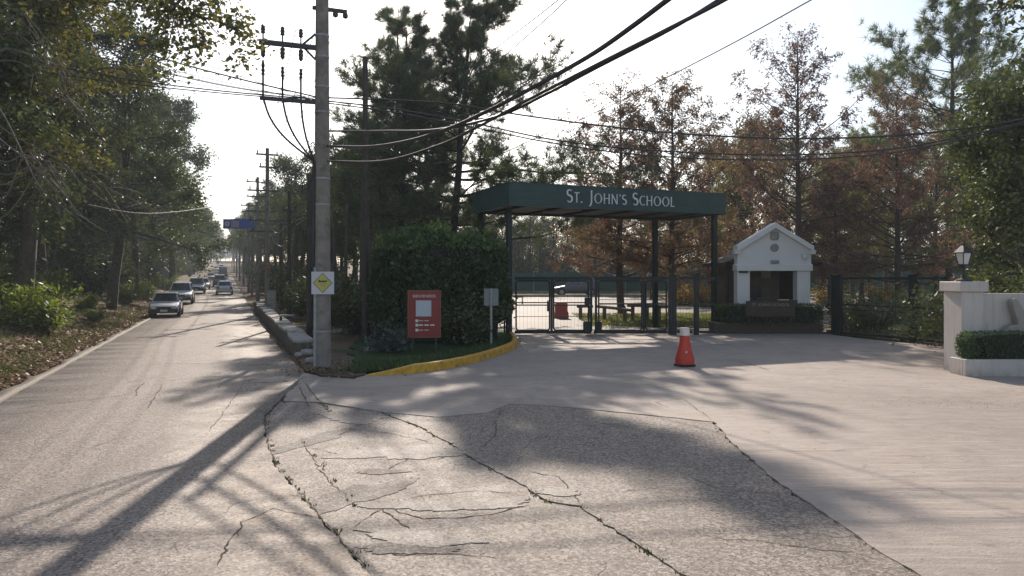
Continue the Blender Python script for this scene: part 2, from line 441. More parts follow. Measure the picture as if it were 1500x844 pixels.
G = [(.0, (.012, .020, .006)), (.5, (.036, .052, .014)), (1, (.085, .105, .028))]
M['leaf_dense'] = leaf_mat('dense evergreen leaf', [(0, (0.029, 0.050, 0.019)), (.5, (0.084, 0.113, 0.038)), (.85, (0.157, 0.179, 0.057)), (1, (0.252, 0.221, 0.067))], .3)
M['leaf_oak'] = leaf_mat('oak leaf', [(0, (0.045, 0.053, 0.015)), (.45, (0.112, 0.121, 0.032)), (.75, (0.213, 0.193, 0.046)), (.92, (0.405, 0.243, 0.046)), (1, (0.446, 0.173, 0.036))], .38)
M['leaf_pine'] = leaf_mat('pine needle', [(0, (0.031, 0.051, 0.025)), (.5, (0.078, 0.108, 0.044)), (1, (0.166, 0.191, 0.063))], .3, .05)
M['leaf_pine_light'] = leaf_mat('light pine needle', [(0, (0.048, 0.076, 0.028)), (.5, (0.129, 0.169, 0.056)), (1, (0.259, 0.276, 0.081))], .35, .05)
M['leaf_red'] = leaf_mat('rusty cypress leaf', [(0, (.090, .050, .042)), (.4, (.185, .105, .085)), (.7, (.25, .155, .115)), (1, (.24, .20, .09))], .4, .03)
M['leaf_rust'] = leaf_mat('orange cypress leaf', [(0, (.10, .062, .038)), (.4, (.205, .125, .078)), (.75, (.25, .175, .085)), (1, (.20, .215, .07))], .42, .03)
M['leaf_olive'] = leaf_mat('olive leaf', [(0, (0.064, 0.065, 0.016)), (.5, (0.154, 0.148, 0.039)), (.85, (0.270, 0.226, 0.057)), (1, (0.360, 0.216, 0.049))], .4)
M['leaf_glossy'] = leaf_mat('glossy leaf', [(0, (0.037, 0.056, 0.017)), (.5, (0.104, 0.131, 0.034)), (.9, (0.225, 0.235, 0.060)), (1, (0.450, 0.338, 0.051))], .28, .06, .5)
M['leaf_bush'] = leaf_mat('bright bush leaf', [(0, (0.052, 0.078, 0.012)), (.5, (0.147, 0.199, 0.028)), (1, (0.328, 0.362, 0.047))], .5)
M['leaf_hedge'] = leaf_mat('hedge leaf', [(0, (0.017, 0.035, 0.010)), (.5, (0.045, 0.087, 0.022)), (.8, (0.096, 0.165, 0.034)), (1, (0.157, 0.244, 0.047))], .35, .05)
M['leaf_blue'] = leaf_mat('bluish shrub leaf', [(0, (0.023, 0.047, 0.035)), (.5, (0.051, 0.090, 0.067)), (1, (0.098, 0.146, 0.097))], .25, .08)
M['leaf_yellow'] = leaf_mat('autumn leaf', [(0, (0.150, 0.112, 0.018)), (.5, (0.360, 0.232, 0.030)), (1, (0.450, 0.150, 0.030))], .45)
M['litter'] = leaf_mat('fallen leaf', [(0, (.075, .042, .024)), (.4, (.18, .105, .06)), (.75, (.29, .19, .11)), (1, (.36, .29, .17))], .15, .03)
M['grass'] = leaf_mat('grass blade', [(0, (.03, .05, .012)), (.6, (.075, .10, .02)), (1, (.16, .15, .04))], .4)

# ================================================================== GROUND
rng = np.random.default_rng(7)
def lines(a, b, step, lim, g=1.18):
    out = list(np.arange(a, b+1e-6, step))
    s_ = step; x = b
    while x < lim[1]: s_ *= g; x += s_; out.append(x)
    s_ = step; x = a
    while x > lim[0]: s_ *= g; x -= s_; out.insert(0, x)
    return np.array(out)
gx = lines(-26, 6, .4, (-1500, 1500)); gy = lines(2, 62, .4, (-120, 2400))
X, Y = np.meshgrid(gx, gy)
Z = terr(X, Y)
V = np.stack([X, Y, Z], -1).reshape(-1, 3)
nx = len(gx); ii = np.arange(len(gy)-1)[:, None]*nx + np.arange(nx-1)[None]
F = np.stack([ii, ii+1, ii+1+nx, ii+nx], -1).reshape(-1, 4)
tag(link(bpy.data.objects.new('ground', arr_mesh('ground', V, F, 4, M['ground'], smooth=True))), kind='structure')

def jag(px_pts, amp=.02, step=.10, seed=1, z=0.):
    r_ = np.random.default_rng(seed)
    pts = [np.array(gp(*p)) if len(p) == 2 else np.array(p[:2]) for p in px_pts]
    out = []
    for a, b in zip(pts[:-1], pts[1:]):
        L = np.linalg.norm(b-a); n = max(1, int(L/step)); d = (b-a)/max(L, 1e-6); q = np.array([-d[1], d[0]])
        for k in range(n):
            o = r_.normal()*amp + math.sin(k*.35+seed)*amp*.8
            out.append(a + d*L*k/n + (q*o if k else 0))
    out.append(pts[-1]); return out
def slab(name, poly, z, thick, mat, cuts=(), parent=None, kind='structure'):
    bm = bmesh.new()
    vs = [bm.verts.new((p[0], p[1], 0)) for p in poly]
    f = bm.faces.new(vs); f.normal_update()
    if f.normal.z < 0: f.normal_flip()
    bmesh.ops.triangulate(bm, faces=[f])
    for c in cuts:
        bmesh.ops.bisect_plane(bm, geom=bm.verts[:]+bm.edges[:]+bm.faces[:], plane_co=(0, c, 0), plane_no=(0, 1, 0))
    if thick:
        be = [e for e in bm.edges if len(e.link_faces) == 1]
        r_ = bmesh.ops.extrude_edge_only(bm, edges=be)
        low = [v for v in r_['geom'] if isinstance(v, bmesh.types.BMVert)]
        for v in low: v.co.z = -thick
    for v in bm.verts: v.co.z += float(P(v.co.y)) + z
    bmesh.ops.recalc_face_normals(bm, faces=bm.faces[:])
    for f in bm.faces:
        if abs(f.normal.z) > .5 and f.normal.z < 0: f.normal_flip()
    me = bpy.data.meshes.new(name); bm.to_mesh(me); bm.free(); me.materials.append(mat)
    o = link(bpy.data.objects.new(name, me), parent)
    if kind and parent is None: o['kind'] = kind
    return o

# --- road strip with a broken right-hand edge
edge_px = [(600, 940), (545, 844), (505, 800), (470, 760), (432, 715), (402, 680), (388, 640), (385, 610), (410, 585), (440, 560), (446, 545)]
ep = np.array([gp(*p) for p in edge_px]); es = ep[:, 0]*RS[0]+ep[:, 1]*RS[1]; et = ep[:, 0]*RT[0]+ep[:, 1]*RT[1]
def redge(s):
    s = np.asarray(s, float)
    near = np.interp(s, es, et)
    far = 1.72 + .06*np.sin(s*.9)
    k = sm(es[-1], es[-1]+3, s); return near*(1-k)+far*k
ss = np.concatenate([np.arange(-8, 30, .1), np.arange(30, 90, 1.0), np.geomspace(90, 1500, 60)])
te = redge(ss) + np.where(ss < 30, rng.normal(0, .012, len(ss)) + .02*np.sin(ss*7), 0)
tl = -3.86 + np.where(ss < 60, .03*np.sin(ss*1.3)+.02*np.sin(ss*4.1)+rng.normal(0, .008, len(ss)), 0)
V = []; 
for s_, a, b in zip(ss, tl, te):
    for t_ in (a, a, (a*2+b)/3, (a+2*b)/3, b, b): V.append([*tr(t_, s_), 0])
V = np.array(V); V[:, 2] = P(V[:, 1])
V[0::6, 2] -= .05; V[5::6, 2] -= .05
n = len(ss); ii = np.arange(n-1)[:, None]*6 + np.arange(5)[None]
F = np.stack([ii, ii+1, ii+7, ii+6], -1).reshape(-1, 4)
road = tag(link(bpy.data.objects.new('road', arr_mesh('road', V, F, 4, M['asphalt']))), kind='structure')

# --- painted edge strip along the left verge
V = []
ss2 = np.concatenate([np.arange(-4, 60, .25), np.geomspace(61, 500, 40)])
for s_ in ss2:
    wv = .15 + .05*math.sin(s_*.8) + .03*math.sin(s_*3.3)
    o = .02*math.sin(s_*2.1)
    for t_, dz in ((-3.95-wv+o, -.06), (-3.94-wv+o, .035), (-3.885+o*.3, .03), (-3.88+o*.3, -.06)): 
        x, y = tr(t_, s_); V.append([x, y, float(P(y))+dz])
V = np.array(V); n = len(ss2); ii = np.arange(n-1)[:, None]*4+np.arange(3)[None]
F = np.stack([ii, ii+1, ii+5, ii+4], -1).reshape(-1, 4)
tag(link(bpy.data.objects.new('road_edge_kerb', arr_mesh('road_edge_kerb', V, F, 4, M['edge_paint']))), kind='structure')

# --- apron slabs; the gaps between them are the big cracks
crack1 = [(605, 935), (549, 844), (509, 800), (474, 760), (436, 715), (407, 680), (393, 640), (391, 612), (416, 588)]
crack2 = [(560, 604), (620, 628), (668, 655), (700, 676), (735, 694), (770, 712), (800, 733), (850, 741), (872, 757), (915, 785), (960, 815), (1010, 846), (1080, 890), (1130, 935)]
crack3 = [(1045, 619), (1062, 640), (1085, 662), (1130, 700), (1160, 722), (1195, 746), (1250, 782), (1285, 808), (1350, 846), (1420, 895), (1480, 940)]
topAB = [(416, 588), (470, 590), (560, 604)]
topB = [(560, 604), (640, 612), (712, 606), (745, 593), (790, 594), (880, 602), (990, 613), (1045, 619)]
j2a, j2b = jag(crack2, .014, .09, 3), jag([(a+1.0, b) for a, b in crack2], .014, .11, 4)
j3a, j3b = jag(crack3, .02, .09, 5), jag([(a+.8, b) for a, b in crack3], .014, .12, 6)
j1b = jag([(a-4.0, b) for a, b in crack1], .012, .09, 9)
jta, jtb = jag(topAB, .015, .12, 10), jag(topB, .012, .2, 11)
slabA = slab('apron_asphalt', j1b + jta[1:-1] + j2a, -.010, .06, M['asphalt2'])
slabB = slab('apron_asphalt', j2b + [np.array(gp(1300, 935))] + j3a[::-1] + jtb[1:-1][::-1], .002, .07, M['asphalt2'])
curb_px = [(535, 552), (600, 548.5), (660, 540), (705, 529.5), (740, 518), (757, 509), (757, 500), (750, 492)]
up = [(a, b-.35) for a, b in topB[::-1]] + [(a, b-.3) for a, b in topAB[::-1][1:]]
drive_poly = ([np.array((14., 2.2))] + j3b[::-1][:] + jag(up, .01, .2, 12)[1:] + jag([(416, 584), (437, 562), (444, 546), (470, 553), (520, 556), (533, 550)], .02, .15, 13)[0:]
              + [np.array(gp(a, b-3)) for a, b in curb_px[1:]] + [np.array((-.25, 31.2)), np.array((12.6, 31.2)), np.array((13.2, 27.8)), np.array((14.6, 24.2)), np.array((14.0, 19.)), np.array((22., 19)), np.array((30., 2.2))])
drive = slab('driveway', drive_poly, .010, .08, M['concrete_drive'])
slab('sub_base', [np.array(p) for p in ((-12, -6), (40, -6), (40, 15), (8, 27), (-.6, 27), (-7.5, 17.5), (-9, 12), (-9, -6))], -.045, 0, M['base'])

def ribbon(pts, wf, z, name, mat, parent):
    V = []; n = len(pts)
    for i, p in enumerate(pts):
        a = np.array(pts[max(i-1, 0)]); b = np.array(pts[min(i+1, n-1)]); d = b-a; d = d/max(np.linalg.norm(d), 1e-6)
        q = np.array([-d[1], d[0]]); wv = wf(i/(n-1))
        for k in (-1, 1): V.append([*(np.array(p)+q*wv*k), float(P(p[1]))+z])
    F = [(2*i, 2*i+1, 2*i+3, 2*i+2) for i in range(n-1)]
    me = arr_mesh(name, np.array(V), np.array(F), 4, mat)
    return link(bpy.data.objects.new(name, me), parent)
fine_cracks = [([(545, 846), (507, 801), (472, 761), (434, 716)], .009, .004, road), ([(434, 716), (404, 681), (390, 641), (388, 611), (412, 587)], .008, .0045, road),  # pixel polylines, half width, surface height, owner
 ([(345, 790), (352, 765), (380, 755), (400, 745), (470, 760)], .006, .004, road), ([(318, 830), (325, 812), (338, 790), (358, 770)], .009, .0045, road),
 ([(0, 603), (60, 594), (130, 586), (200, 577)], .010, .004, road), ([(230, 560), (300, 553), (380, 548), (425, 543)], .012, .004, road),
 ([(185, 536), (260, 533), (340, 533), (420, 536)], .014, .004, road), ([(196, 582), (204, 566), (212, 560)], .012, .0045, road),
 ([(300, 640), (320, 615), (345, 580), (360, 556)], .006, .004, road), ([(215, 600), (225, 585), (240, 562)], .008, .0045, road),
 ([(340, 560), (385, 555), (430, 560)], .012, .0055, road), ([(130, 658), (165, 645), (190, 640)], .005, .004, road),
 ([(668, 660), (640, 673), (600, 671), (560, 690)], .007, .004-.01, slabA), ([(780, 738), (730, 750), (680, 757), (620, 759), (585, 750), (573, 738)], .010, .004-.01, slabA),
 ([(760, 722), (700, 718), (650, 722), (600, 728)], .006, .0045-.01, slabA), ([(545, 800), (580, 812), (660, 810), (740, 816)], .007, .004-.01, slabA),
 ([(520, 770), (560, 745), (600, 775), (625, 800)], .010, .0045-.01, slabA), ([(450, 655), (500, 665), (540, 668)], .006, .0045-.01, slabA),
 ([(440, 640), (470, 690), (520, 740)], .007, .005-.01, slabA), ([(640, 650), (600, 640), (560, 632), (500, 628)], .006, .005-.01, slabA),
 ([(700, 660), (725, 640), (728, 615), (735, 598)], .008, .006, slabB), ([(735, 690), (770, 690), (820, 700), (850, 738)], .008, .0065, slabB),
 ([(905, 720), (960, 716), (1010, 720)], .005, .006, slabB), ([(1040, 790), (1100, 792), (1150, 800), (1260, 812)], .006, .006, slabB),
 ([(990, 690), (1050, 716), (1110, 722), (1160, 725)], .004, .0065, slabB), ([(900, 645), (960, 640), (1010, 642)], .005, .006, slabB),
 ([(760, 660), (790, 640), (830, 640), (880, 655)], .005, .007, slabB),
 ([(445, 560), (462, 582), (487, 605)], .014, .015, drive), ([(437, 566), (455, 600)], .01, .0145, drive),
 ([(985, 600), (960, 590), (1000, 585), (1045, 618)], .007, .0145, drive), ([(1076, 529), (1100, 535), (1127, 543)], .02, .0145, drive),
 ([(756, 545), (830, 549), (900, 553), (1000, 560)], .007, .0145, drive), ([(900, 570), (1010, 566), (1080, 563)], .006, .0150, drive),
 ([(1240, 565), (1300, 566), (1370, 569)], .008, .0145, drive), ([(1090, 660), (1170, 663), (1260, 660)], .004, .0145, drive),
]
for i, (pp, wd, z, ow) in enumerate(fine_cracks):
    pts = jag(pp, .012 if ow is not drive else .01, .07, 40+i)
    ph = rng.random(60)
    ribbon(pts, lambda u, wd=wd, ph=ph: wd*(.25+1.0*ph[int(u*58)])*min(1, 6*u+.15, 6*(1-u)+.15), z, 'crack', M['crack'], ow)
# thin worn patches of paler mortar on the asphalt
def blob(cx, cy, a, b, rot, seed, n=70):
    r_ = np.random.default_rng(seed); out = []
    ph = r_.random(4)*6.28
    for k in range(n):
        th = 2*math.pi*k/n
        f = 1+.18*math.sin(2*th+ph[0])+.12*math.sin(3*th+ph[1])+.10*math.sin(5*th+ph[2])+.06*math.sin(11*th+ph[3])+.04*math.sin(23*th)+r_.normal()*.03
        u, v = a*f*math.cos(th), b*f*math.sin(th)
        out.append(np.array((cx+u*math.cos(rot)-v*math.sin(rot), cy+u*math.sin(rot)+v*math.cos(rot))))
    return out
for i, (px, py, a, b, rot, ow) in enumerate([(585, 662, .75, .42, .2, slabA), (665, 738, .70, .22, .1, slabA), (610, 785, .6, .18, -.2, slabA), (402, 556, .42, .5, .3, road), (1000, 780, .02, .02, 0, slabB),
                                          (520, 610, .55, .5, 0, slabA), (820, 722, .25, .12, 0, slabB)]):
    if a < .05: continue
    c = gp(px, py)
    z0 = {slabA.name: -.010, slabB.name: .002, road.name: 0.}[ow.name]
    slab('worn_patch', blob(*c, a, b, rot, 90+i), z0+.007, .006, M['patch'], parent=ow)
for i, (px, py, a, b, rot, ow, z0) in enumerate([(455, 645, .20, .9, -.5, slabA, -.010), (520, 725, .28, .75, -.55, slabA, -.010), (600, 800, .45, .16, .1, slabA, -.010), (560, 690, .3, .12, .2, slabA, -.010)]):
    c = gp(px, py); slab('dirt_patch' if ow is drive else 'crumbled_patch', blob(*c, a, b, rot, 190+i, 110), z0+.0045+.0004*i, .0, M['dirt' if ow is drive else 'rubble'], parent=ow)
# crumbled asphalt bits and grit
def scatter_chips(name, pts, zf, size, mat, label, seed, cat='gravel', flat=.5):
    r_ = np.random.default_rng(seed); V = []; F = []; vv = []
    for p in pts:
        s_ = size*(.4+1.2*r_.random()**2); n0 = len(V)
        a = r_.random()*6.28
        for k in range(4):
            th = a+k*1.57+r_.normal()*.3; V.append((p[0]+math.cos(th)*s_, p[1]+math.sin(th)*s_, zf(p)-.003))
        V.append((p[0]+r_.normal()*s_*.2, p[1]+r_.normal()*s_*.2, zf(p)+s_*flat))
        F += [(n0+k, n0+(k+1) % 4, n0+4) for k in range(4)]; vv += [r_.random()]*4
    return tag(link(bpy.data.objects.new(name, arr_mesh(name, np.array(V), np.array(F), 3, mat, vv))), label, cat, kind='stuff')
def around(px, py, sx, sy, n, seed, z=0):
    r_ = np.random.default_rng(seed); c = gp(px, py); return [(c[0]+r_.normal()*sx, c[1]+r_.normal()*sy) for _ in range(n)]
M['chip'] = leaf_mat('stone chip', [(0, (.13, .11, .09)), (.6, (.24, .21, .18)), (1, (.36, .33, .30))], 0, .03)
scatter_chips('gravel', around(540, 690, .5, .5, 240, 1)+around(610, 795, .55, .18, 260, 2)+around(560, 745, .35, .3, 160, 3)+around(450, 625, .25, 1.2, 250, 4)+around(700, 690, .9, .8, 160, 5), lambda p: -.008, .008, M['chip'],
              'loose asphalt crumbs and grit scattered over the broken apron', 6)

M['crumb'] = leaf_mat('dirt crumb', [(0, (.07, .052, .038)), (.6, (.14, .11, .085)), (1, (.24, .20, .16))], 0, .02)
scatter_chips('dirt_crumbs', around(1410, 592, .9, .22, 420, 11)+around(1330, 586, .6, .25, 160, 12)+around(1230, 560, 2.2, .8, 160, 13)+around(1100, 640, 2.2, 1.2, 90, 14)+around(960, 548, 1.4, .5, 120, 15)+around(700, 560, 1.2, .4, 120, 16)+around(500, 556, .5, .2, 260, 17), lambda p: .012, .011, M['crumb'], 'dirt crumbs and leaf fragments lying on the concrete drive', 18, 'dirt', .22)
# planting bed behind the yellow kerb, verge soil round the pole
bed = [np.array(gp(a, b-4)) for a, b in curb_px] + [np.array((-.05, 31.5)), np.array((-6.5, 31.5))] + [np.array((-5.6+1.75*(1-k/14)**1.5*1.0+.10*math.sin(k*2.1)+.06*math.sin(k*4.7), 18.6+k*.62)) for k in range(14, -1, -1)]
slab('planting_bed', bed, .09, .2, M['bedgrass'])
soilp = [np.array(p) for p in (gp(536, 551), gp(510, 555), gp(470, 552), gp(446, 543), gp(438, 528), (-6.1, 22.3), (-7.2, 25.5), (-4.6, 25.5), (-4.0, 20))]
slab('verge_soil', soilp, .045, .1, M['soil'])
# car park beyond the gate and lawns
cuts = list(np.arange(42, 100, 2.))
slab('car_park', [np.array(p) for p in ((-2.8, 31.25), (13.4, 31.25), (36., 44.), (58, 82), (-14, 82), (-9, 44))], .0, 0, M['lot'], cuts)
slab('lawn', [np.array(p) for p in ((3.6, 37.), (5.2, 35.2), (8.6, 33.8), (12.8, 33.), (14.4, 33.6), (15.2, 47), (9, 47.5), (4.6, 43.))], .05, .1, M['lawn'], cuts[:4])
slab('lawn', [np.array(p) for p in ((13.2, 30.2), (15.2, 23.8), (14.9, 19.6), (60, 19), (80, 60), (36, 46), (15., 36))], .03, .1, M['lawn'], cuts[:10])
slab('lawn', [np.array(p) for p in ((-6, 73.), (58, 73), (64, 90), (-6, 90.))], .03, .1, M['lawn'], list(np.arange(74, 90, 2.)))
slab('lawn', [np.array(p) for p in (tpos(-4.6, 105), tpos(-4.6, 170), tpos(-20, 170), tpos(-20, 105))], .5, 1, M['lawn'], list(np.arange(106, 170, 4.)))

# leaf litter and grass
def flat_leaves(name, pts, size, mat, label, cat, seed, zf=terr, tilt=.35, lift=.01):
    r_ = np.random.default_rng(seed); p = np.array(pts); n = len(p)
    z = zf(p[:, 0], p[:, 1]) + lift + r_.random(n)*.015
    c = np.stack([p[:, 0], p[:, 1], z], -1)
    th = r_.random(n)*6.28; s_ = size*(.5+r_.random(n)*.9)
    a = np.stack([np.cos(th), np.sin(th), r_.normal(0, tilt, n)], -1)*s_[:, None]
    b = np.stack([-np.sin(th), np.cos(th), r_.normal(0, tilt, n)], -1)*s_[:, None]*.45
    V = np.stack([c-a*.5, c+b, c+a*.5, c-b], 1).reshape(-1, 3); V[:, 2] = np.maximum(V[:, 2], np.repeat(z, 4)-.02)
    F = np.arange(4*n).reshape(-1, 4)
    return tag(link(bpy.data.objects.new(name, arr_mesh(name, V, F, 4, mat, r_.random(n)))), label, cat, kind='stuff')
r_ = np.random.default_rng(21)
pts = []
for _ in range(26000):
    s_ = 8 + 62*r_.random()**1.4; t_ = -4.12 - abs(r_.normal())*1.6
    pts.append(tr(t_, s_))
flat_leaves('fallen_leaves', pts, .10, M['litter'], 'dry brown leaves carpeting the left verge beside the road', 'leaves', 22)
pts = [(p[0], p[1]) for p in (around(505, 540, .7, 1.0, 500, 31)+around(465, 545, .5, .3, 160, 32)+around(440, 525, .3, .8, 200, 33))]
flat_leaves('fallen_leaves', pts, .06, M['litter'], 'fallen leaves and bark scraps round the foot of the concrete pole', 'leaves', 34, lambda x, y: np.zeros_like(x)+.05)
pts = [(3.8+10.5*r_.random(), 34+12*r_.random()) for _ in range(3000)]
flat_leaves('fallen_leaves', pts, .11, M['litter'], 'rusty fallen leaves on the grass under the autumn cypresses', 'leaves', 35, lambda x, y: P(y)+.06)
pts = [(13.5+9*r_.random(), 20+12*r_.random()) for _ in range(2500)]
flat_leaves('fallen_leaves', pts, .10, M['litter'], 'fallen leaves on the shaded ground behind the right-hand fence', 'leaves', 36, lambda x, y: P(y)+.04)
def grass_blades(name, pts, h, mat, label, seed, zf):
    r_ = np.random.default_rng(seed); p = np.array(pts); n = len(p)
    z = zf(p[:, 0], p[:, 1]); c = np.stack([p[:, 0], p[:, 1], z], -1)
    th = r_.random(n)*6.28; hh = h*(.4+r_.random(n))
    wv = np.stack([np.cos(th), np.sin(th), 0*th], -1)*(.008+.004*r_.random(n))[:, None]
    tip = c + np.stack([r_.normal(0, .35, n)*hh, r_.normal(0, .35, n)*hh, hh], -1)
    V = np.stack([c-wv, c+wv, tip], 1).reshape(-1, 3)
    return tag(link(bpy.data.objects.new(name, arr_mesh(name, V, np.arange(3*n).reshape(-1, 3), 3, mat, r_.random(n)))), label, 'grass', kind='stuff')
pts = []
for _ in range(850):
    s_ = 9+50*r_.random()**1.3; t_ = -4.5-abs(r_.normal())*2.2; c = tr(t_, s_)
    for _k in range(16): pts.append((c[0]+r_.normal()*.12, c[1]+r_.normal()*.12))
grass_blades('grass', pts, .16, M['grass'], 'patchy weeds and grass on the left roadside bank', 41, lambda x, y: terr(x, y)-.01)
pts = []
for ln_px in (crack1, crack2, crack3, [(437, 566), (487, 605)], [(440, 640), (520, 740)]):
    q = jag(ln_px, .012, .05, 77)
    for p in q:
        if r_.random() < .16 and p[1] < 16:
            for _k in range(7): pts.append((p[0]+r_.normal()*.02, p[1]+r_.normal()*.02))
grass_blades('weeds', pts, .028, M['grass'], 'tiny weeds growing in the paving cracks', 44, lambda x, y: P(y)-.012)
pts = []
for _ in range(16000):
    u = r_.random(); k = min(int(u*6), 5); a, b = np.array(gp(*curb_px[k])), np.array(gp(*curb_px[k+1])); f = u*6-k
    q = a+(b-a)*f; pts.append((q[0]-.25-.4*r_.random()*1.0+r_.normal()*.05, q[1]+.2+2.2*r_.random()**1.3))
grass_blades('grass', pts, .11, M['leaf_hedge'], 'dark green grass strip between the yellow kerb and the hedge', 42, lambda x, y: P(y)+.085)
pts = [(3.7+10.8*r_.random(), 34+12*r_.random()) for _ in range(14000)]
grass_blades('grass', pts, .12, M['leaf_bush'], 'sunlit lawn grass beyond the gate under the cypresses', 43, lambda x, y: P(y)+.05)

# ================================================================== YELLOW KERB
inner = [np.array(gp(*p)) for p in curb_px]
path = cat_rom([(p[0], p[1], 0) for p in inner], 6)
root = empty('yellow_kerb', (path[0].x, path[0].y, 0), 0, 'curved yellow painted kerb edging the hedge bed at the entrance', 'kerb')
mb = MB(); secs = []
for i, p in enumerate(path):
    a = path[max(i-1, 0)]; b = path[min(i+1, len(path)-1)]; d = (b-a).normalized(); q = Vector((-d.y, d.x, 0))
    k = min(1, (i+.0)/7); h = .02+.20*k
    jit = .006*math.sin(i*2.3)
    o = p - path[0]
    secs.append([o+q*(-.0+jit)+Vector((0, 0, -.03)), o+q*(.015+jit)+Vector((0, 0, h-.03)), o+q*(.04+jit)+Vector((0, 0, h)), o+q*.17+Vector((0, 0, h)), o+q*.19+Vector((0, 0, h-.03)), o+q*.19+Vector((0, 0, -.03))])
mb = MB(); cut = 5
for i0 in range(0, len(secs)-1, cut):                # separate kerb stones with open joints
    sub = [list(q) for q in secs[i0:min(i0+cut+1, len(secs))]]
    if len(sub) < 2: continue
    a_, b_ = sub[0], sub[1]; sub[0] = [p.lerp(q, .035) for p, q in zip(a_, b_)]
    if i0+cut < len(secs)-1: a_, b_ = sub[-1], sub[-2]; sub[-1] = [p.lerp(q, .035) for p, q in zip(a_, b_)]
    MB().loft(sub).build('kerb_stone', M['kerb_yellow'], root)

# ================================================================== LOW ROADSIDE WALL
wr = empty('roadside_wall', (*tr(2.0, 22), 0), 0, 'low mossy roadside wall capped with broken pale stone slabs', 'wall')
ox, oy = wr.location.x, wr.location.y
r_ = np.random.default_rng(5)
s_ = 22.3
mbw = MB()
rzr = math.atan2(RS[1], RS[0])
while s_ < 56:
    L = .9+.9*r_.random(); c = tr(2.12, s_+L/2); zb = float(P(c[1]))
    h = .44+.05*r_.normal()*.5 if s_ > 24.5 else .40
    MBs = MB(); MBs.box((c[0]-ox, c[1]-oy, zb+h/2-.05), (L-.015, .40, h+.1), rzr, .02)
    MBs.build('wall_block', M['stone2'], wr)
    m2 = MB(); off = r_.normal()*.025; c2 = tr(2.18+off, s_+L/2)
    m2.box((c2[0]-ox, c2[1]-oy, zb+h+.05+r_.normal()*.012), (L-.03-.06*r_.random(), .56+.08*r_.normal()*.5, .09), rzr+r_.normal()*.02, .015)
    m2.build('cap_slab', M['stone'], wr)
    s_ += L
for i, (px, py, sz) in enumerate([(448, 516, .30), (462, 505, .24), (455, 528, .22), (497, 484, .33), (478, 520, .16), (437, 519, .2), (540, 512, .25)]):
    c = gp(px, py+6); mbk = MB()
    prof = [(sz*.2, -.03), (sz*.55, .0), (sz*.6, sz*.25), (sz*.45, sz*.5), (sz*.12, sz*.6)]
    mbk.lathe((0, 0, 0), prof, 7)
    mbk.v = [(x*(1+.25*math.sin(i+y*9))*1.3, y*(1+.2*math.cos(i*2+x*7)), z) for x, y, z in mbk.v]
    o = mbk.build('stone', M['stone'], None); o.location = (c[0], c[1], .06); o.rotation_euler = (0, 0, i*1.3)
    tag(o, ['pale stone fallen from the wall end', 'grey stone behind the wall end', 'broken stone between wall and pole', 'flat pale boulder behind the concrete pole', 'small stone beside the concrete pole foot', 'stone lying at the road side of the wall end', 'stone in the bed right of the concrete pole'][i], 'stone')

# ================================================================== TREES
def nrm(v): return v/max(np.linalg.norm(v), 1e-9)
UP = np.array([0, 0, 1.])
def limb(g, p, d, L, n, wob, trop):
    pts = [np.array(p, float)]; d = nrm(np.array(d, float))
    for i in range(n):
        d = nrm(d + g.normal(0, wob, 3) + UP*trop); pts.append(pts[-1]+d*L/n)
    return np.array(pts)
def pick(pts, u):
    x = u*(len(pts)-1); i = min(int(x), len(pts)-2); f = x-i
    return pts[i]*(1-f)+pts[i+1]*f, nrm(pts[i+1]-pts[i])
def side(g, d, ang):
    a = nrm(np.cross(d, g.normal(0, 1, 3))); return nrm(d*math.cos(ang)+a*math.sin(ang))
class Wood:
    def __init__(s): s.V = []; s.F = []; s.n = 0
    def add(s, pts, r0, r1, k):
        m = len(pts); rr = r0+(r1-r0)*np.linspace(0, 1, m)
        t = np.gradient(pts, axis=0); t /= np.maximum(np.linalg.norm(t, axis=1, keepdims=True), 1e-9)
        a = np.where(np.abs(t[:, 2:3]) < .9, [[0, 0, 1.]], [[1., 0, 0]]) if abs(t[0, 2]) < .9 else np.tile([1., 0, 0], (m, 1))
        u = np.cross(t, a); u /= np.maximum(np.linalg.norm(u, axis=1, keepdims=True), 1e-9); q = np.cross(t, u)
        th = 2*np.pi*np.arange(k)/k
        ring = pts[:, None]+rr[:, None, None]*(np.cos(th)[None, :, None]*u[:, None]+np.sin(th)[None, :, None]*q[:, None])
        i = np.arange(m-1)[:, None]*k; j = np.arange(k)[None]; j2 = (j+1) % k
        s.F.append(np.stack([i+j, i+j2, i+k+j2, i+k+j], -1).reshape(-1, 4)+s.n); s.V.append(ring.reshape(-1, 3)); s.n += m*k
    def mesh(s, name, mat): return arr_mesh(name, np.concatenate(s.V), np.concatenate(s.F), 4, mat, smooth=True)
def perp(g, D):
    q = np.cross(D, g.normal(0, 1, D.shape)); return q/np.maximum(np.linalg.norm(q, axis=1, keepdims=True), 1e-6)
def leaf_cloud(name, g, C, val, size, mat, aspect=.5, droop=.2, D=None):
    """one rhombus leaf per centre"""
    n = len(C); a = g.normal(0, 1, (n, 3)); a[:, 2] = a[:, 2]*.7-droop
    if D is not None: a = a*.6 + D
    a /= np.linalg.norm(a, axis=1, keepdims=True); b = perp(g, a)
    s_ = size*(.55+.9*g.random(n)); a = a*s_[:, None]; b = b*(s_*aspect*.5)[:, None]
    V = np.stack([C, C+a*.5+b, C+a, C+a*.5-b], 1).reshape(-1, 3)
    return arr_mesh(name, V, np.arange(4*n).reshape(-1, 4), 4, mat, val)
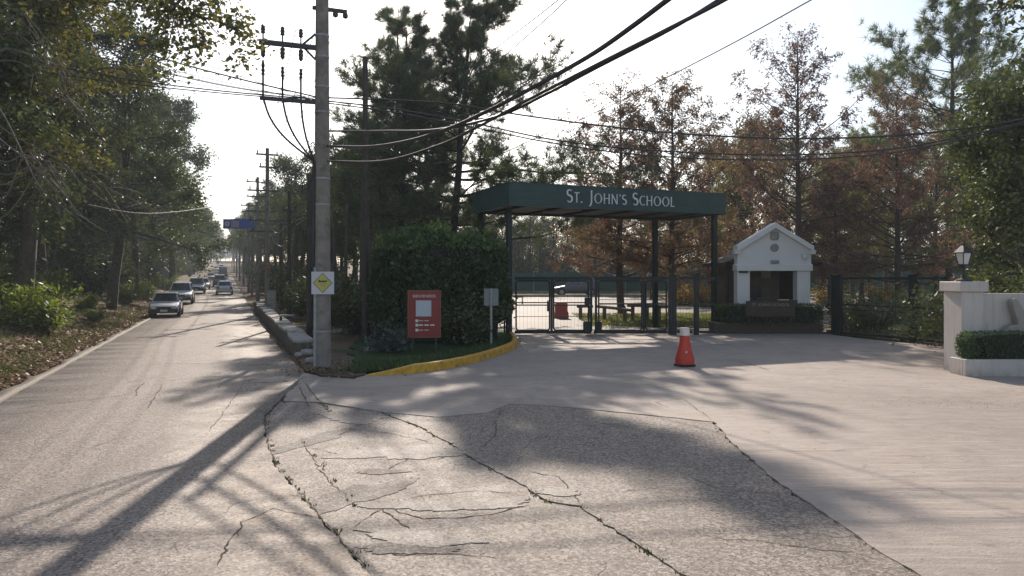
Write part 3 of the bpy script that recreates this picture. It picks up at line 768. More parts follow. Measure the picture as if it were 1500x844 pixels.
def tuft_cloud(name, g, C, D, val, ln, wd, k, mat, spread=.8):
    n = len(C)
    C2 = np.repeat(C, k, 0); D2 = np.repeat(D, k, 0); v2 = np.repeat(val, k)+g.normal(0, .08, n*k)
    d = D2+g.normal(0, spread, (n*k, 3)); d /= np.linalg.norm(d, axis=1, keepdims=True)
    b = perp(g, d)*wd*.5; L = (ln*(.6+.6*g.random(n*k)))[:, None]
    C2 = C2+d*L*.1
    V = np.stack([C2-b, C2+b, C2+d*L], 1).reshape(-1, 3)
    return arr_mesh(name, V, np.arange(3*n*k).reshape(-1, 3), 3, mat, v2)

def make_tree(name, wood, woodmat, crown_mesh, loc, rz, label, cat='tree', group=None, crown_name='crown'):
    e = empty(name, loc, rz, label, cat, group)
    link(bpy.data.objects.new('trunk', wood if isinstance(wood, bpy.types.Mesh) else wood.mesh('trunk', woodmat)), e)
    if crown_mesh: link(bpy.data.objects.new(crown_name, crown_mesh), e)
    return e
def dup_tree(src, loc, rz, scale=1, label=None, group=None, sz=None, mats=None):
    c = copy_tree(src); c.location = loc; c.rotation_euler = (0, 0, rz)
    c.scale = (scale, scale, scale*(sz or 1))
    if label: c['label'] = label
    if group: c['group'] = group
    elif 'group' in c: del c['group']
    if mats:
        for ch in c.children:
            if ch.name.split('.')[0] == 'crown':
                ch.material_slots[0].link = 'OBJECT'; ch.material_slots[0].material = mats
    return c

def pine(seed, H, cb, R0, r0, lean=(0, 0), k=13, ln=.26, wd=.016, dens=1., mat='leaf_pine', whorls=17, bias=0.):
    g = np.random.default_rng(seed); W = Wood()
    n = 14; z = np.linspace(0, 1, n+1)
    trunk = np.stack([lean[0]*z**1.1*H+np.cumsum(g.normal(0, .05, n+1)), lean[1]*z*H+np.cumsum(g.normal(0, .05, n+1)), z*H], -1); trunk[0, :2] = 0; trunk[0, 2] = -.3
    W.add(trunk[:11], r0, r0*.5, 9); W.add(trunk[10:], r0*.5, .03, 6)
    C = []; D = []; S = []
    for i in range(whorls):
        h = cb+(1-cb)*(i+g.random()*.6)/whorls
        f = (h-cb)/(1-cb)
        prof = (.55+.45*math.sin(math.pi*min(1, f*1.25+.15)))*(1-max(0, f-.55)**1.3*1.5)
        for b in range(g.integers(3, 6)):
            p, _ = pick(trunk, h); a = g.random()*6.283
            L = R0*prof*(.45+.75*g.random())*(1+bias*math.cos(a))
            if L < .3: continue
            d = np.array([math.cos(a), math.sin(a), -.05+.75*f+g.normal()*.15])
            br = limb(g, p, d, L, 6, .10, .05)
            rb = max(.018, r0*.30*(1-.6*f)*(.5+.5*L/R0)); W.add(br, rb, .012, 5)
            for sN in range(int(4+L*2.2*dens)):
                u = .28+.72*g.random()**.7; q, dq = pick(br, u)
                l2 = L*(.16+.22*g.random())*(1.15-u*.5)
                s2 = limb(g, q, side(g, dq, .5+.5*g.random())+UP*.18, l2, 3, .16, .10)
                W.add(s2, .012+.010*(1-u), .006, 3)
                for tN in range(g.integers(4, 8)):
                    q2, d2 = pick(s2, .35+.65*g.random()); q2 = q2+g.normal(0, .07, 3)
                    C.append(q2); D.append(nrm(d2+UP*.35+g.normal(0, .3, 3))); S.append(0)
            for tN in range(4): q2, d2 = pick(br, .75+.25*g.random()); C.append(q2+g.normal(0, .06, 3)); D.append(nrm(d2+UP*.3)); S.append(0)
    C = np.array(C); D = np.array(D)
    val = np.clip(.42+.16*np.sin(C[:, 0]*1.9+C[:, 2]*1.3)+g.normal(0, .14, len(C)), 0, 1)
    return W.mesh('trunk', M['bark_pine']), tuft_cloud('crown', g, C, D, val, ln, wd, k, M[mat])

def cypress(seed, H, R0, r0, cb=.14, thin=.72, mat='leaf_red', n1=74, lsize=.13, per=15, gap=.0):
    g = np.random.default_rng(seed); W = Wood(); wild = .5+.5*g.random(7)
    n = 12; z = np.linspace(0, 1, n+1)
    trunk = np.stack([np.cumsum(g.normal(0, .04, n+1)), np.cumsum(g.normal(0, .04, n+1)), z*H], -1); trunk[0] = (0, 0, -.3)
    W.add(trunk, r0, .02, 8)
    fl = np.array([[0, 0, -.3], [0, 0, .15], [0, 0, .6]]); W.add(fl, r0*1.5, r0*.9, 8)
    C = []; val = []; D = []
    for i in range(n1):
        h = cb+(1-cb)*((i+g.random())/n1)**.92; f = (h-cb)/(1-cb)
        p, _ = pick(trunk, h); a = i*2.4+g.normal()*.5
        L = R0*(1-f**1.5*.80)*(.45+.75*g.random())*(.7+.5*wild[int(a/6.283*7) % 7])
        d = np.array([math.cos(a), math.sin(a), .12+.75*f+g.normal()*.2])
        br = limb(g, p, d, L, 6, .09, .03+.02*f)
        W.add(br, max(.012, r0*.26*(1-.7*f)), .006, 4)
        dens = 1-max(0, f-thin)/(1-thin)*.75
        nb = int(3+L*2.6)
        vb = g.normal()*.14
        for sN in range(nb):
            u = .2+.8*g.random()**.75; q, dq = pick(br, u)
            l2 = (.35+.75*g.random())*(.5+.5*L/R0)*(1.2-.4*u)
            s2 = limb(g, q, side(g, dq, .7+.4*g.random()), l2, 3, .16, -.03)
            W.add(s2, .010, .004, 3)
            m = int(per*dens*(.4+1.0*g.random()))
            for tN in range(m):
                q2, d2 = pick(s2, .1+.9*g.random()); C.append(q2+g.normal(0, .09, 3)); D.append(d2*.6-UP*.5); val.append(.40+vb+g.normal()*.13+.1*math.sin(q2[2]*1.5))
    return W.mesh('trunk', M['bark_red']), leaf_cloud('crown', g, np.array(C), np.clip(val, 0, 1), lsize, M[mat], .36, .3, np.array(D))

def broad(seed, H, R0, r0, fork=.3, n1=15, n2=9, n3=6, leaves=22, size=.13, mat='leaf_oak', bark='bark_grey', flat=1., spr=.16, up=.35, droop=.25, lean=(0, 0), low=0.):
    g = np.random.default_rng(seed); W = Wood()
    n = 9; z = np.linspace(0, 1, n+1)
    trunk = np.stack([lean[0]*H*z+np.cumsum(g.normal(0, .10, n+1)), lean[1]*H*z+np.cumsum(g.normal(0, .10, n+1)), z*H*.86], -1); trunk[0] = (0, 0, -.4)
    W.add(trunk[:6], r0, r0*.55, 9); W.add(trunk[5:], r0*.55, .04, 6)
    C = []; val = []
    for i in range(n1):
        h = fork+(1-fork)*((i+g.random())/n1); f = (h-fork)/(1-fork)
        p, _ = pick(trunk, h); a = i*2.4+g.normal()*.5
        L = R0*(1-.55*f**1.5)*(.7+.45*g.random())*(low+(1-low)*min(1, .55+f*2))
        d = np.array([math.cos(a)*flat, math.sin(a)*flat, up+.6*f+g.normal()*.15])
        br = limb(g, p, d, L, 7, .16, .03)
        W.add(br, max(.03, r0*.36*(1-.5*f)), .02, 6)
        for sN in range(n2):
            u = .25+.75*(sN+g.random())/n2; q, dq = pick(br, min(u, .999))
            l2 = L*(.22+.25*g.random())*(1.25-.55*u)
            s2 = limb(g, q, side(g, dq, .6+.4*g.random())+UP*.1, l2, 4, .2, .02)
            W.add(s2, max(.012, r0*.09), .008, 4)
            vb = g.normal()*.10
            for tN in range(n3):
                u3 = .3+.7*g.random(); q3, d3 = pick(s2, u3)
                l3 = .35+.5*g.random()
                s3 = limb(g, q3, side(g, d3, .7), l3, 2, .2, -.02)
                W.add(s3, .007, .003, 3)
                m = int(leaves*(.5+g.random())); u4 = g.random(m)
                base = s3[0]+(s3[-1]-s3[0])*u4[:, None]*1.15+g.normal(0, spr, (m, 3))
                C.append(base); val.append(np.clip(.42+vb+g.normal(0, .14, m), 0, 1))
    C = np.concatenate(C); val = np.concatenate(val)
    return W.mesh('trunk', M[bark]), leaf_cloud('crown', g, C, val, size, M[mat], .55, droop)

def shrub(seed, R0, H, n=60, leaves=45, size=.12, mat='leaf_bush', bark='bark_grey', aspect=.45, droop=.1, spr=.12):
    g = np.random.default_rng(seed); W = Wood(); C = []; val = []
    for i in range(n):
        a = g.random()*6.283; rr = R0*.25*g.random()
        d = np.array([math.cos(a)*(.2+.9*g.random()), math.sin(a)*(.2+.9*g.random()), .8+.6*g.random()])
        L = H*(.5+.6*g.random())
        st = limb(g, (math.cos(a)*rr, math.sin(a)*rr, -.1), d*np.array([R0/H*1.4, R0/H*1.4, 1]), L, 5, .14, -.06)
        W.add(st, .02, .005, 4)
        vb = g.normal()*.12
        for k in range(3):
            q, dq = pick(st, .4+.5*g.random()); s2 = limb(g, q, side(g, dq, .7), L*.3, 3, .2, 0); W.add(s2, .008, .003, 3)
            m = int(leaves/4); u = g.random(m); C.append(s2[0]+(s2[-1]-s2[0])*u[:, None]+g.normal(0, spr, (m, 3))); val.append(np.clip(.45+vb+g.normal(0, .16, m), 0, 1))
        m = int(leaves/2); u = .25+.75*g.random(m); idx = (u*4.99).astype(int); C.append(st[idx]+(st[idx+1]-st[idx])*((u*4.99)-idx)[:, None]+g.normal(0, spr, (m, 3))); val.append(np.clip(.4+vb+g.normal(0, .16, m), 0, 1))
    C = np.concatenate(C); val = np.concatenate(val); keep = C[:, 2] > -.05
    return W.mesh('trunk', M[bark]), leaf_cloud('crown', g, C[keep], val[keep], size, M[mat], aspect, droop)

def gz(x, y): return float(terr(np.float64(x), np.float64(y)))

# ---------------- left bank
o1 = broad(11, 19, 6.2, .36, .32, 20, 10, 6, 20, .17, 'leaf_oak', 'bark_grey', 1., .20, .2, .3, low=.75)
o2 = broad(12, 20, 5.6, .34, .26, 22, 10, 7, 22, .18, 'leaf_dense', 'bark_grey', 1., .20, .10, .3, low=.9)
o3 = broad(13, 17, 5.0, .30, .30, 20, 9, 7, 22, .17, 'leaf_dense', 'bark_grey', 1., .22, .25, .2, low=.9)
x, y = tpos(-7.6, 29.5)
left_oak = make_tree('oak_tree', o1[0], None, o1[1], (x, y, gz(x, y)), .4, 'big roadside oak with thick trunk and yellowing leaves behind the sunlit bush')
x, y = tpos(-6.6, 46)
left_ev = make_tree('evergreen_tree', o2[0], None, o2[1], (x, y, gz(x, y)), 1.2, 'tall dark evergreen with leaning trunk on the verge before the silver sedan')
x, y = tpos(-6.9, 61)
left_ev2 = make_tree('evergreen_tree', o3[0], None, o3[1], (x, y, gz(x, y)), 2.2, 'dark evergreen with slim trunk near the diamond road sign')
left_ev.rotation_euler[1] = R(4)
left_spots = [(-10.5, 24, left_ev, .95, 'dense evergreen filling the wood behind the bank oak'), (-12, 36, left_oak, 1.02, 'tall oak deep in the wood left of the road'),
              (-9.2, 39, left_ev2, 1.1, 'leafy evergreen between the oak and the leaning trunk'), (-11, 52, left_ev, 1.05, 'tall evergreen rising behind the leaning trunk'),
              (-9.0, 18.5, left_ev2, .9, 'dark evergreen at the near end of the roadside wood'), (-15, 28, left_ev, 1., None), (-17, 45, left_ev2, 1.2, None), (-14, 64, left_ev2, 1.2, None),
              (-7.2, 74, left_ev, 1.05, 'tall evergreen leaning out above the oncoming cars'), (-6.0, 88, left_ev2, 1.45, 'rounded evergreen overhanging the carriageway behind the queue of cars'),
              (-11, 82, left_oak, 1.05, None), (-8.5, 108, left_ev, .98, None), (-12, 125, left_ev2, 1., None)]
for i, (t_, Y_, src, s_, lab) in enumerate(left_spots):
    x, y = tpos(t_, Y_)
    dup_tree(src, (x, y, gz(x, y)-.05), i*1.7+.3, s_, lab or 'tall tree standing back in the wood left of the road', None if lab else 'trees deep in the left-hand wood')
g = np.random.default_rng(50)
for i in range(60):
    Y_ = 128*1.10**(i % 20)*(1+.03*(i//20)); t_ = (-6.8, -13, -22)[i//20]-2.*g.random()
    x, y = tpos(t_, Y_); src = (left_ev, left_ev2)[i % 2]
    dup_tree(src, (x, y, gz(x, y)-.1), g.random()*6, (.86+.2*g.random())*(1+(i % 20)*.03), 'hazy tree lining the left side of the distant road', 'far trees on the left of the road')
# ---------------- right of the road: row behind the verge
r1 = broad(21, 12.5, 3.6, .2, .34, 16, 8, 6, 20, .15, 'leaf_dense', 'bark_grey', 1., .2, .35, .2)
x, y = tpos(10.0, 58)
right_ev = make_tree('roadside_tree', r1[0], None, r1[1], (x, y, gz(x, y)), .3, 'tall slim roadside tree behind the short phone poles')
for i, (t_, Y_, s_) in enumerate([(9.0, 72, 1.0), (9.5, 88, 1.0), (13, 80, 1.1), (9, 104, .95), (14, 100, 1.2), (17, 92, 1.2), (6.9, 73, 1.22), (6.6, 92, 1.1), (8.6, 65, 1.2)]):
    x, y = tpos(t_, Y_)
    dup_tree(right_ev, (x, y, gz(x, y)-.05), i*1.3, s_, 'slim tree in the row right of the road behind the utility poles', 'trees behind the utility poles')
for i in range(60):
    Y_ = 110*1.11**(i % 20)*(1+.03*(i//20)); t_ = (5.6, 12, 21)[i//20]+2.*g.random(); x, y = tpos(t_, Y_)
    dup_tree(right_ev, (x, y, gz(x, y)-.1), g.random()*6, (1.15+.25*g.random())*(1+(i % 20)*.03), 'hazy tree lining the right side of the distant road', 'far trees on the right of the road')
for i in range(26):
    Y_ = 27+i*4.1; t_ = -9.2-2.5*g.random()-(1.2 if i % 3 == 0 else 0); x, y = tpos(t_, Y_)
    dup_tree((right_ev, left_ev2)[i % 2], (x, y, gz(x, y)-.1), g.random()*6, (.62+.2*g.random())*(1., .62)[i % 2], 'low leafy tree in the thicket beneath the tall left-hand trees', 'understorey of the left-hand wood')
# ---------------- pines by the hedge
p1 = pine(31, 16.6, .30, 4.4, .27, (.01, 0), k=14, ln=.44, wd=.030, dens=.95)
p2 = pine(36, 16.6, .26, 7.4, .27, (.075, 0), k=14, ln=.46, wd=.031, dens=1.15, whorls=21, bias=.16)
p3 = pine(35, 26, .28, 6.2, .32, (.01, 0), k=12, ln=.62, wd=.038, mat='leaf_pine_light', whorls=18, dens=.6)
def px_tree(src_meshes, name, px, Y_, label, rz=0., s_=1., group=None, dz=0):
    x = xat(px, Y_); return (lambda e: (setattr(e, 'scale', (s_, s_, s_)), e)[1])(make_tree(name, src_meshes[0], None, src_meshes[1], (x, Y_, gz(x, Y_)+dz), rz, label, 'tree', group))
pineA = px_tree(p1, 'pine_tree', 586, 43, 'dark straight pine rising behind the left end of the clipped hedge')
pineB = px_tree(p2, 'pine_tree', 657, 40, 'big dark pine with trunk leaning over towards the green canopy', .1)
pineC = px_tree(p3, 'pine_tree', 578, 66, 'paler slender pine with open crown behind the grey utility pole')
for i, (px, Y_, src, s_, lab) in enumerate([(530, 78, pineC, .74, 'slender light green pine seen just right of the sign pole'), (628, 62, pineA, 1.15, 'pine standing behind the two dark pines'), (500, 92, pineC, .66, 'small pale pine beside the sign pole'),
                                     (482, 80, right_ev, 1.05, 'bushy tree hidden behind the sign pole'), (545, 48, right_ev, .85, 'young tree between the pale trunk post and the hedge')]):
    x = xat(px, Y_); dup_tree(src, (x, Y_, gz(x, Y_)), i*2.1+1, s_, lab)
# bare slim trunks between the poles and the hedge
for i, (px, top, Y_, r0, dx) in enumerate([(529, 285, 30.5, .12, .1), (548, 292, 28.5, .11, -.35), (505, 300, 34, .10, .1), (412, 330, 50, .14, 0), (433, 320, 46, .13, .1), (442, 335, 44, .13, 0), (425, 325, 55, .15, 0), (488, 310, 36, .10, .1)]):
    W = Wood(); x = xat(px, Y_); h = zat(top, Y_); g2 = np.random.default_rng(300+i)
    pts = np.array([[0, 0, -.2], [dx*.3, 0, h*.35], [dx*.7+g2.normal()*.05, 0, h*.7], [dx, 0, h]]); W.add(pts, r0, r0*.75, 8)
    e = make_tree('lopped_tree', W, M['bark_grey'], None, (x, Y_, gz(x, Y_)), 0, ['pale lopped trunk with a flat cut top above the shrubs', 'leaning dark trunk beside the pale lopped trunk'][i] if i < 2 else 'bare slim trunk among the roadside trees behind the shrubs', 'tree', None if i < 2 else 'bare trunks behind the shrubs')
    if i < 2:
        gg = np.random.default_rng(i); W2 = Wood()
        for k in range(5): W2.add(limb(gg, (dx, 0, h*(.8+.04*k)), gg.normal(0, 1, 3)+UP*.3, .5, 3, .1, 0), .025, .008, 4)
        link(bpy.data.objects.new('limb_stubs', W2.mesh('limb_stubs', M['bark_grey'])), e)
# ---------------- autumn cypresses beyond the gate
c1 = cypress(41, 14.2, 5.8, .25, .15, .55, 'leaf_red', 92, .17, 34)
c2 = cypress(42, 13.6, 5.4, .23, .16, .65, 'leaf_rust', 92, .17, 36)
c3 = cypress(43, 16.6, 6.4, .26, .16, .50, 'leaf_red', 96, .17, 30)
cyA = px_tree(c1, 'cypress_tree', 911, 46, 'rusty bald cypress with thin bare top behind the gate centre')
cyB = px_tree(c2, 'cypress_tree', 984, 43, 'reddish cypress with curved trunk beyond the rear canopy post')
cyC = px_tree(c3, 'cypress_tree', 1168, 44, 'tallest rusty cypress with bare spreading top behind the guardhouse')
for i, (px, Y_, src, s_, lab) in enumerate([(1318, 40, cyA, .86, 'dense brown cypress behind the right-hand fence'), (1262, 58, cyB, .95, 'brownish cypress between guardhouse roof and dense cypress'),
        (1100, 62, cyA, .95, 'reddish cypress showing over the guardhouse gable'), (872, 92, cyB, .95, 'rusty cypress behind the green screen above the parked car'), (1225, 47, cyB, .72, 'low rusty cypress just right of the guardhouse'), (1040, 60, cyC, .8, 'red topped cypress behind the canopy right end'), (955, 68, cyC, .78, 'slender rusty cypress between gate centre and curved cypress'), (1205, 66, cyC, .9, 'hazy brown cypress over the guardhouse right eaves'), (1372, 48, cyC, .72, 'maroon cypress in front of the tall right pine')]):
    x = xat(px, Y_); dup_tree(src, (x, Y_, float(P(Y_))), i*1.9+.7, s_, lab, mats=M['leaf_olive'] if i in (1, 4, 8) else None)
ol = broad(51, 14, 5.2, .26, .22, 16, 8, 6, 18, .16, 'leaf_olive', 'bark_grey', 1., .22, .45, .2)
olA = px_tree(ol, 'deciduous_tree', 1105, 52, 'olive green spreading tree between the canopy and the tall cypress')
for i, (px, Y_, s_, lab) in enumerate([(1250, 70, 1.05, 'olive tree fading behind the brown cypresses'), (990, 72, .8, 'yellowing tree behind the curved cypress'), (1345, 62, .8, 'olive tree at the foot of the tall right pine'), (1055, 64, 1.05, 'olive tree rising over the canopy right corner'), (1150, 74, 1.2, 'pale olive tree behind the tallest cypress'), (1215, 56, .85, 'olive tree right behind the guardhouse roof'), (1300, 72, 1.15, 'broad olive tree behind the dense brown cypress'), (940, 82, .9, 'olive tree far behind the gate between two cypresses'), (1430, 52, .85, 'olive tree behind the white wall evergreens')]):
    x = xat(px, Y_); dup_tree(olA, (x, Y_, float(P(Y_))), i*2+.4, s_, lab)
p4 = pine(38, 22.5, .44, 8.6, .32, (.0, 0), k=13, ln=.58, wd=.040, mat='leaf_pine_light', whorls=17, dens=.8)
pineR = px_tree(p4, 'pine_tree', 1386, 58, 'tall round-headed pine rising above the brown cypresses on the right')
for i, (px, Y_, s_, lab) in enumerate([(1462, 66, .85, 'pine behind the glossy tree on the right'), (1275, 76, .70, 'lower pine left of the round-headed pine')]):
    x = xat(px, Y_); dup_tree(pineR, (x, Y_, float(P(Y_))), i*2+1, s_, lab)
# ---------------- glossy tree behind the white wall
gl = broad(61, 8.4, 2.9, .2, .16, 24, 9, 7, 22, .13, 'leaf_glossy', 'bark_grey', 1., .16, .2, .2, low=.95)
glA = make_tree('magnolia_tree', gl[0], None, gl[1], (15.1, 21.4, 0), .5, 'glossy leaved evergreen tree towering behind the white wall')
dup_tree(glA, (18.4, 21.0, 0), 2.2, 1.15, 'second glossy evergreen at the far end of the white wall')
dup_tree(glA, (18.6, 25.5, 0), 4.2, 1.05, 'glossy evergreen standing between fence and white wall tree')
# ---------------- hazy trees beyond the car park
g = np.random.default_rng(70)
hz = broad(71, 13, 4.6, .24, .15, 16, 8, 6, 16, .22, 'leaf_dense', 'bark_grey', 1., .28, .3, .2, low=.8)
hzA = make_tree('background_tree', hz[0], None, hz[1], (xat(640, 104), 104, float(P(104))), 0, 'grey hazy tree seen in the gap right of the leaning pine')
for i, (px, Y_, s_) in enumerate([(600, 110, 1.), (680, 112, 1.1), (720, 108, .9), (755, 118, .75), (800, 121, .7), (850, 118, .85), (900, 112, .95), (950, 115, .9), (1010, 108, 1.), (1070, 112, 1.), (1140, 105, 1.), (1210, 108, 1.), (1290, 100, 1.), (1370, 98, 1.1), (1440, 92, 1.1), (1520, 85, 1.1), (560, 120, 1.1), (520, 105, 1.), (745, 100, .78), (775, 103, .8), (815, 101, .85), (860, 103, .85), (700, 101, .9), (640, 135, 1.1), (780, 140, 1.), (860, 138, 1.05)]):
    dup_tree(hzA, (xat(px, Y_), Y_, float(P(Y_))), i*1.1, s_, 'hazy tree in the belt beyond the car park screen', 'trees beyond the car park')
bt = cypress(81, 13, 3.2, .16, .2, .1, 'leaf_olive', 60, .14, 3)
btA = make_tree('bare_tree', bt[0], None, bt[1], (xat(775, 92), 92, float(P(92))), 0, 'thin nearly leafless tree in front of the hazy belt', 'tree', 'leafless trees beyond the car park')
for i, (px, Y_) in enumerate([(790, 95), (760, 97), (812, 94), (735, 96), (830, 99)]):
    dup_tree(btA, (xat(px, Y_), Y_, float(P(Y_))), i*1.7, .8+.08*i, 'thin nearly leafless tree in front of the hazy belt', 'leafless trees beyond the car park')
# ---------------- shrubs
def put_shrub(m, name, loc, label, rz=0, s_=1., group=None):
    e = make_tree(name, m[0], None, m[1], loc, rz, label, 'shrub', group); e.scale = (s_,)*3; return e
b1 = shrub(91, 1.5, 2.1, 46, 56, .20, 'leaf_bush', aspect=.36, droop=.25)
x, y = gp(55, 497); bushA = put_shrub(b1, 'leafy_bush', (x, y, gz(x, y)), 'sunlit yellow green bush with long leaves at the left verge')
b2 = shrub(92, 1.3, 1.8, 40, 60, .12, 'leaf_dense')
for i, (t_, Y_, s_, lab) in enumerate([(-6.3, 62, .9, 'bright bush beside the diamond road sign'), (-6.6, 53, .8, 'bright green bush between two verge trunks'), (-7.2, 41, .55, 'low green bush on the bank below the leaning trunk'), (-8.9, 37, 1.0, 'green bush in the shade of the roadside oak'), (-6.5, 84, 1.0, 'lit bush behind the queue of oncoming cars'), (-5.9, 36, .35, 'small green weed clump on the litter slope')]):
    x, y = tpos(t_, Y_); dup_tree(bushA, (x, y, gz(x, y)), i*1.4, s_, lab)
x, y = tpos(-9.6, 33); bushD = put_shrub(b2, 'undergrowth_bush', (x, y, gz(x, y)), 'dark undergrowth bush beneath the left-hand trees', 0, 1.4, 'dark undergrowth on the left bank')
g = np.random.default_rng(95)
for i in range(44):
    Y_ = 22+85*g.random(); t_ = -9.4-8*g.random(); x, y = tpos(t_, Y_)
    dup_tree(bushD, (x, y, gz(x, y)), g.random()*6, 1.3+1.3*g.random(), 'dark undergrowth bush beneath the left-hand trees', 'dark undergrowth on the left bank')
# right verge shrubs behind wall and pole
x, y = tpos(5.4, 30); bushR = put_shrub(b2, 'verge_shrub', (x, y, gz(x, y)), 'dark leafy shrub directly behind the sign pole', .4, 1.55)
for i, (t_, Y_, s_, lab) in enumerate([(6.6, 27.5, 1.55, 'dark shrub between the sign pole and the clipped hedge'), (5.0, 35, 1.6, 'leafy shrub behind the roadside wall'), (4.9, 41, 1.6, 'sunlit shrub halfway along the roadside wall'), (4.9, 48, 1.7, 'shrub beside the grey meter posts'), (5., 56, 1.8, 'shrub beyond the far end of the wall'), (7.6, 31, 1.7, 'tall shrub behind the clipped hedge left end'), (7.5, 25.3, 1.15, 'ragged shrub against the left side of the hedge'), (5, 66, 2., 'distant shrub along the right verge'), (5, 78, 2., 'far shrub below the blue overhead sign')]):
    x, y = tpos(t_, Y_); dup_tree(bushR, (x, y, gz(x, y)), i*1.9, s_, lab)
b3 = shrub(93, .55, .95, 30, 44, .10, 'leaf_blue', spr=.06)
x, y = gp(572, 520); put_shrub(b3, 'blue_shrub', (x, y, .1), 'low bluish green shrub left of the red notice board')
b4 = shrub(94, 1.2, 1.6, 40, 44, .15, 'leaf_yellow')
yb = put_shrub(b4, 'autumn_shrub', (xat(1028, 56), 56, float(P(56))), 'yellow and orange autumn shrub behind the gate right side', 0, 1.3)
for i, (px, Y_, s_, lab) in enumerate([(1000, 58, 1.1, 'yellow green shrub behind the curved cypress trunk'), (1066, 57, 1.3, 'orange autumn shrub just left of the guardhouse'), (1215, 58, 1.2, 'orange shrub to the right behind the guardhouse'), (1290, 56, 1.2, 'autumn shrub behind the dense brown cypress')]):
    dup_tree(yb, (xat(px, Y_), Y_, float(P(Y_))), i*2., s_, lab)
for i, (px, Y_, s_, lab) in enumerate([(1245, 31, .95, 'dark bush just behind the first bay of the right fence'), (1280, 32.5, 1.15, 'rounded dark bush behind the middle of the right fence'), (1365, 29, 1.25, 'dark bush behind the fence next to the white pillar')]):
    dup_tree(bushR, (xat(px, Y_), Y_, .03), i*2.3, s_, lab)
g = np.random.default_rng(123)
for i in range(26):
    px = 690+i*30; Y_ = 91+4*g.random(); dup_tree(bushR, (xat(px, Y_), Y_, float(P(Y_))), g.random()*6, 2.0+1.1*g.random(), 'hazy bush massed behind the green screen fence', 'bushes behind the screen fence')
for i in range(22):
    Y_ = 62+i*6.5; x, y = tpos(6.2+3*g.random(), Y_); dup_tree(bushR, (x, y, gz(x, y)), g.random()*6, 1.7+.8*g.random(), 'dim bush in the thicket along the right of the road', 'thicket along the right verge')
for i in range(20):
    Y_ = 96+i*7; x, y = tpos(-8-4*g.random(), Y_); dup_tree(bushD, (x, y, gz(x, y)), g.random()*6, 1.7+.9*g.random(), 'dim bush in the far thicket along the left of the road', 'far thicket along the left verge')
for i in range(14):
    t_ = -42+6*i; Y_ = 980+30*g.random(); x, y = tpos(t_, Y_); dup_tree(hzA, (x, y, gz(x, y)), g.random()*6, 1.7+.6*g.random(), 'faint tree closing the far end of the road', 'trees at the end of the road')
# ---------------- clipped hedge masses: leaves on a rounded box
def hedge(name, loc, rz, dims, n, size, mat, label, seed, rnd=4., rag=.10, cat='hedge', top_n=0):
    g = np.random.default_rng(seed)
    u = g.normal(0, 1, (n, 3)); u /= np.linalg.norm(u, axis=1, keepdims=True)
    q = (np.abs(u)**rnd).sum(1)**(-1/rnd)
    p = u*q[:, None]*(1-.16*g.random(n)[:, None]**2)
    d = np.array(dims)/2
    C = p*d+np.array([0, 0, d[2]])
    bumpy = rag*(np.sin(C[:, 0]*2.3+C[:, 1])*np.sin(C[:, 2]*2.9+C[:, 0]*.7)+.6*np.sin(C[:, 0]*5.1)*np.sin(C[:, 1]*4.3+C[:, 2]*3.7))
    C = C+u*bumpy[:, None]+g.normal(0, rag*.35, (n, 3))
    if rag > .1: C[:, 2] += np.where(C[:, 2] > dims[2]*.8, g.exponential(.09, n), 0)
    C = C[C[:, 2] > .0]; m = len(C)
    val = np.clip(.45+g.normal(0, .16, m)+.3*(C[:, 2]/dims[2] > .85), 0, 1)  # sunlit top edge painted in: leaves near the top get a paler tint
    D = np.concatenate([u[:m]])*0+UP*.25
    e = empty(name, loc, rz, label, cat)
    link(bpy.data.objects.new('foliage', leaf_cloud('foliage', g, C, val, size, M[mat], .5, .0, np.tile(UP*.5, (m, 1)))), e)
    # dark branch core
    mb = MB(); 
    for k in range(int(dims[0]*3)):
        xx = (k+.5)/(dims[0]*3)*dims[0]-dims[0]/2; xx *= .82
        yy = g.normal()*dims[1]*.12
        mb.tube([(xx, yy, -.1), (xx+g.normal()*.1, yy+g.normal()*.1, d[2]), (xx+g.normal()*.2, yy*1.5, dims[2]*.85)], [.035, .025, .01], 5)
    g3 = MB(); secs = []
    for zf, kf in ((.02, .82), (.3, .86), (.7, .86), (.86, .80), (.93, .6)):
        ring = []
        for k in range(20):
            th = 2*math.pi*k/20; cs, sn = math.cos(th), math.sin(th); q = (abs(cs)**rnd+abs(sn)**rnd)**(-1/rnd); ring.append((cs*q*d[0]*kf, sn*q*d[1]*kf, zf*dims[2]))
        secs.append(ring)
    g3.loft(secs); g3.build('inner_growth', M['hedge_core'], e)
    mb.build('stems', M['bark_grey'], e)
    return e
hedge('clipped_hedge', (-2.55, 26.3, .05), R(17), (5.0, 2.7, 3.75), 46000, .14, 'leaf_hedge', 'big clipped dark green hedge behind the red notice board', 101, 2.4, .2)
hedge('planter_hedge', (xat(1127, 30.4), 30.45, .42), 0, (4.35, .7, .78), 9000, .07, 'leaf_hedge', 'low dark hedge in the brick planter before the guardhouse', 102, 8., .02)
hedge('wall_planter_hedge', (13.95, 17.47, .36), 0, (6.7, .52, .66), 14000, .05, 'leaf_hedge', 'trimmed dark hedge in the planter of the white wall', 103, 10., .012)
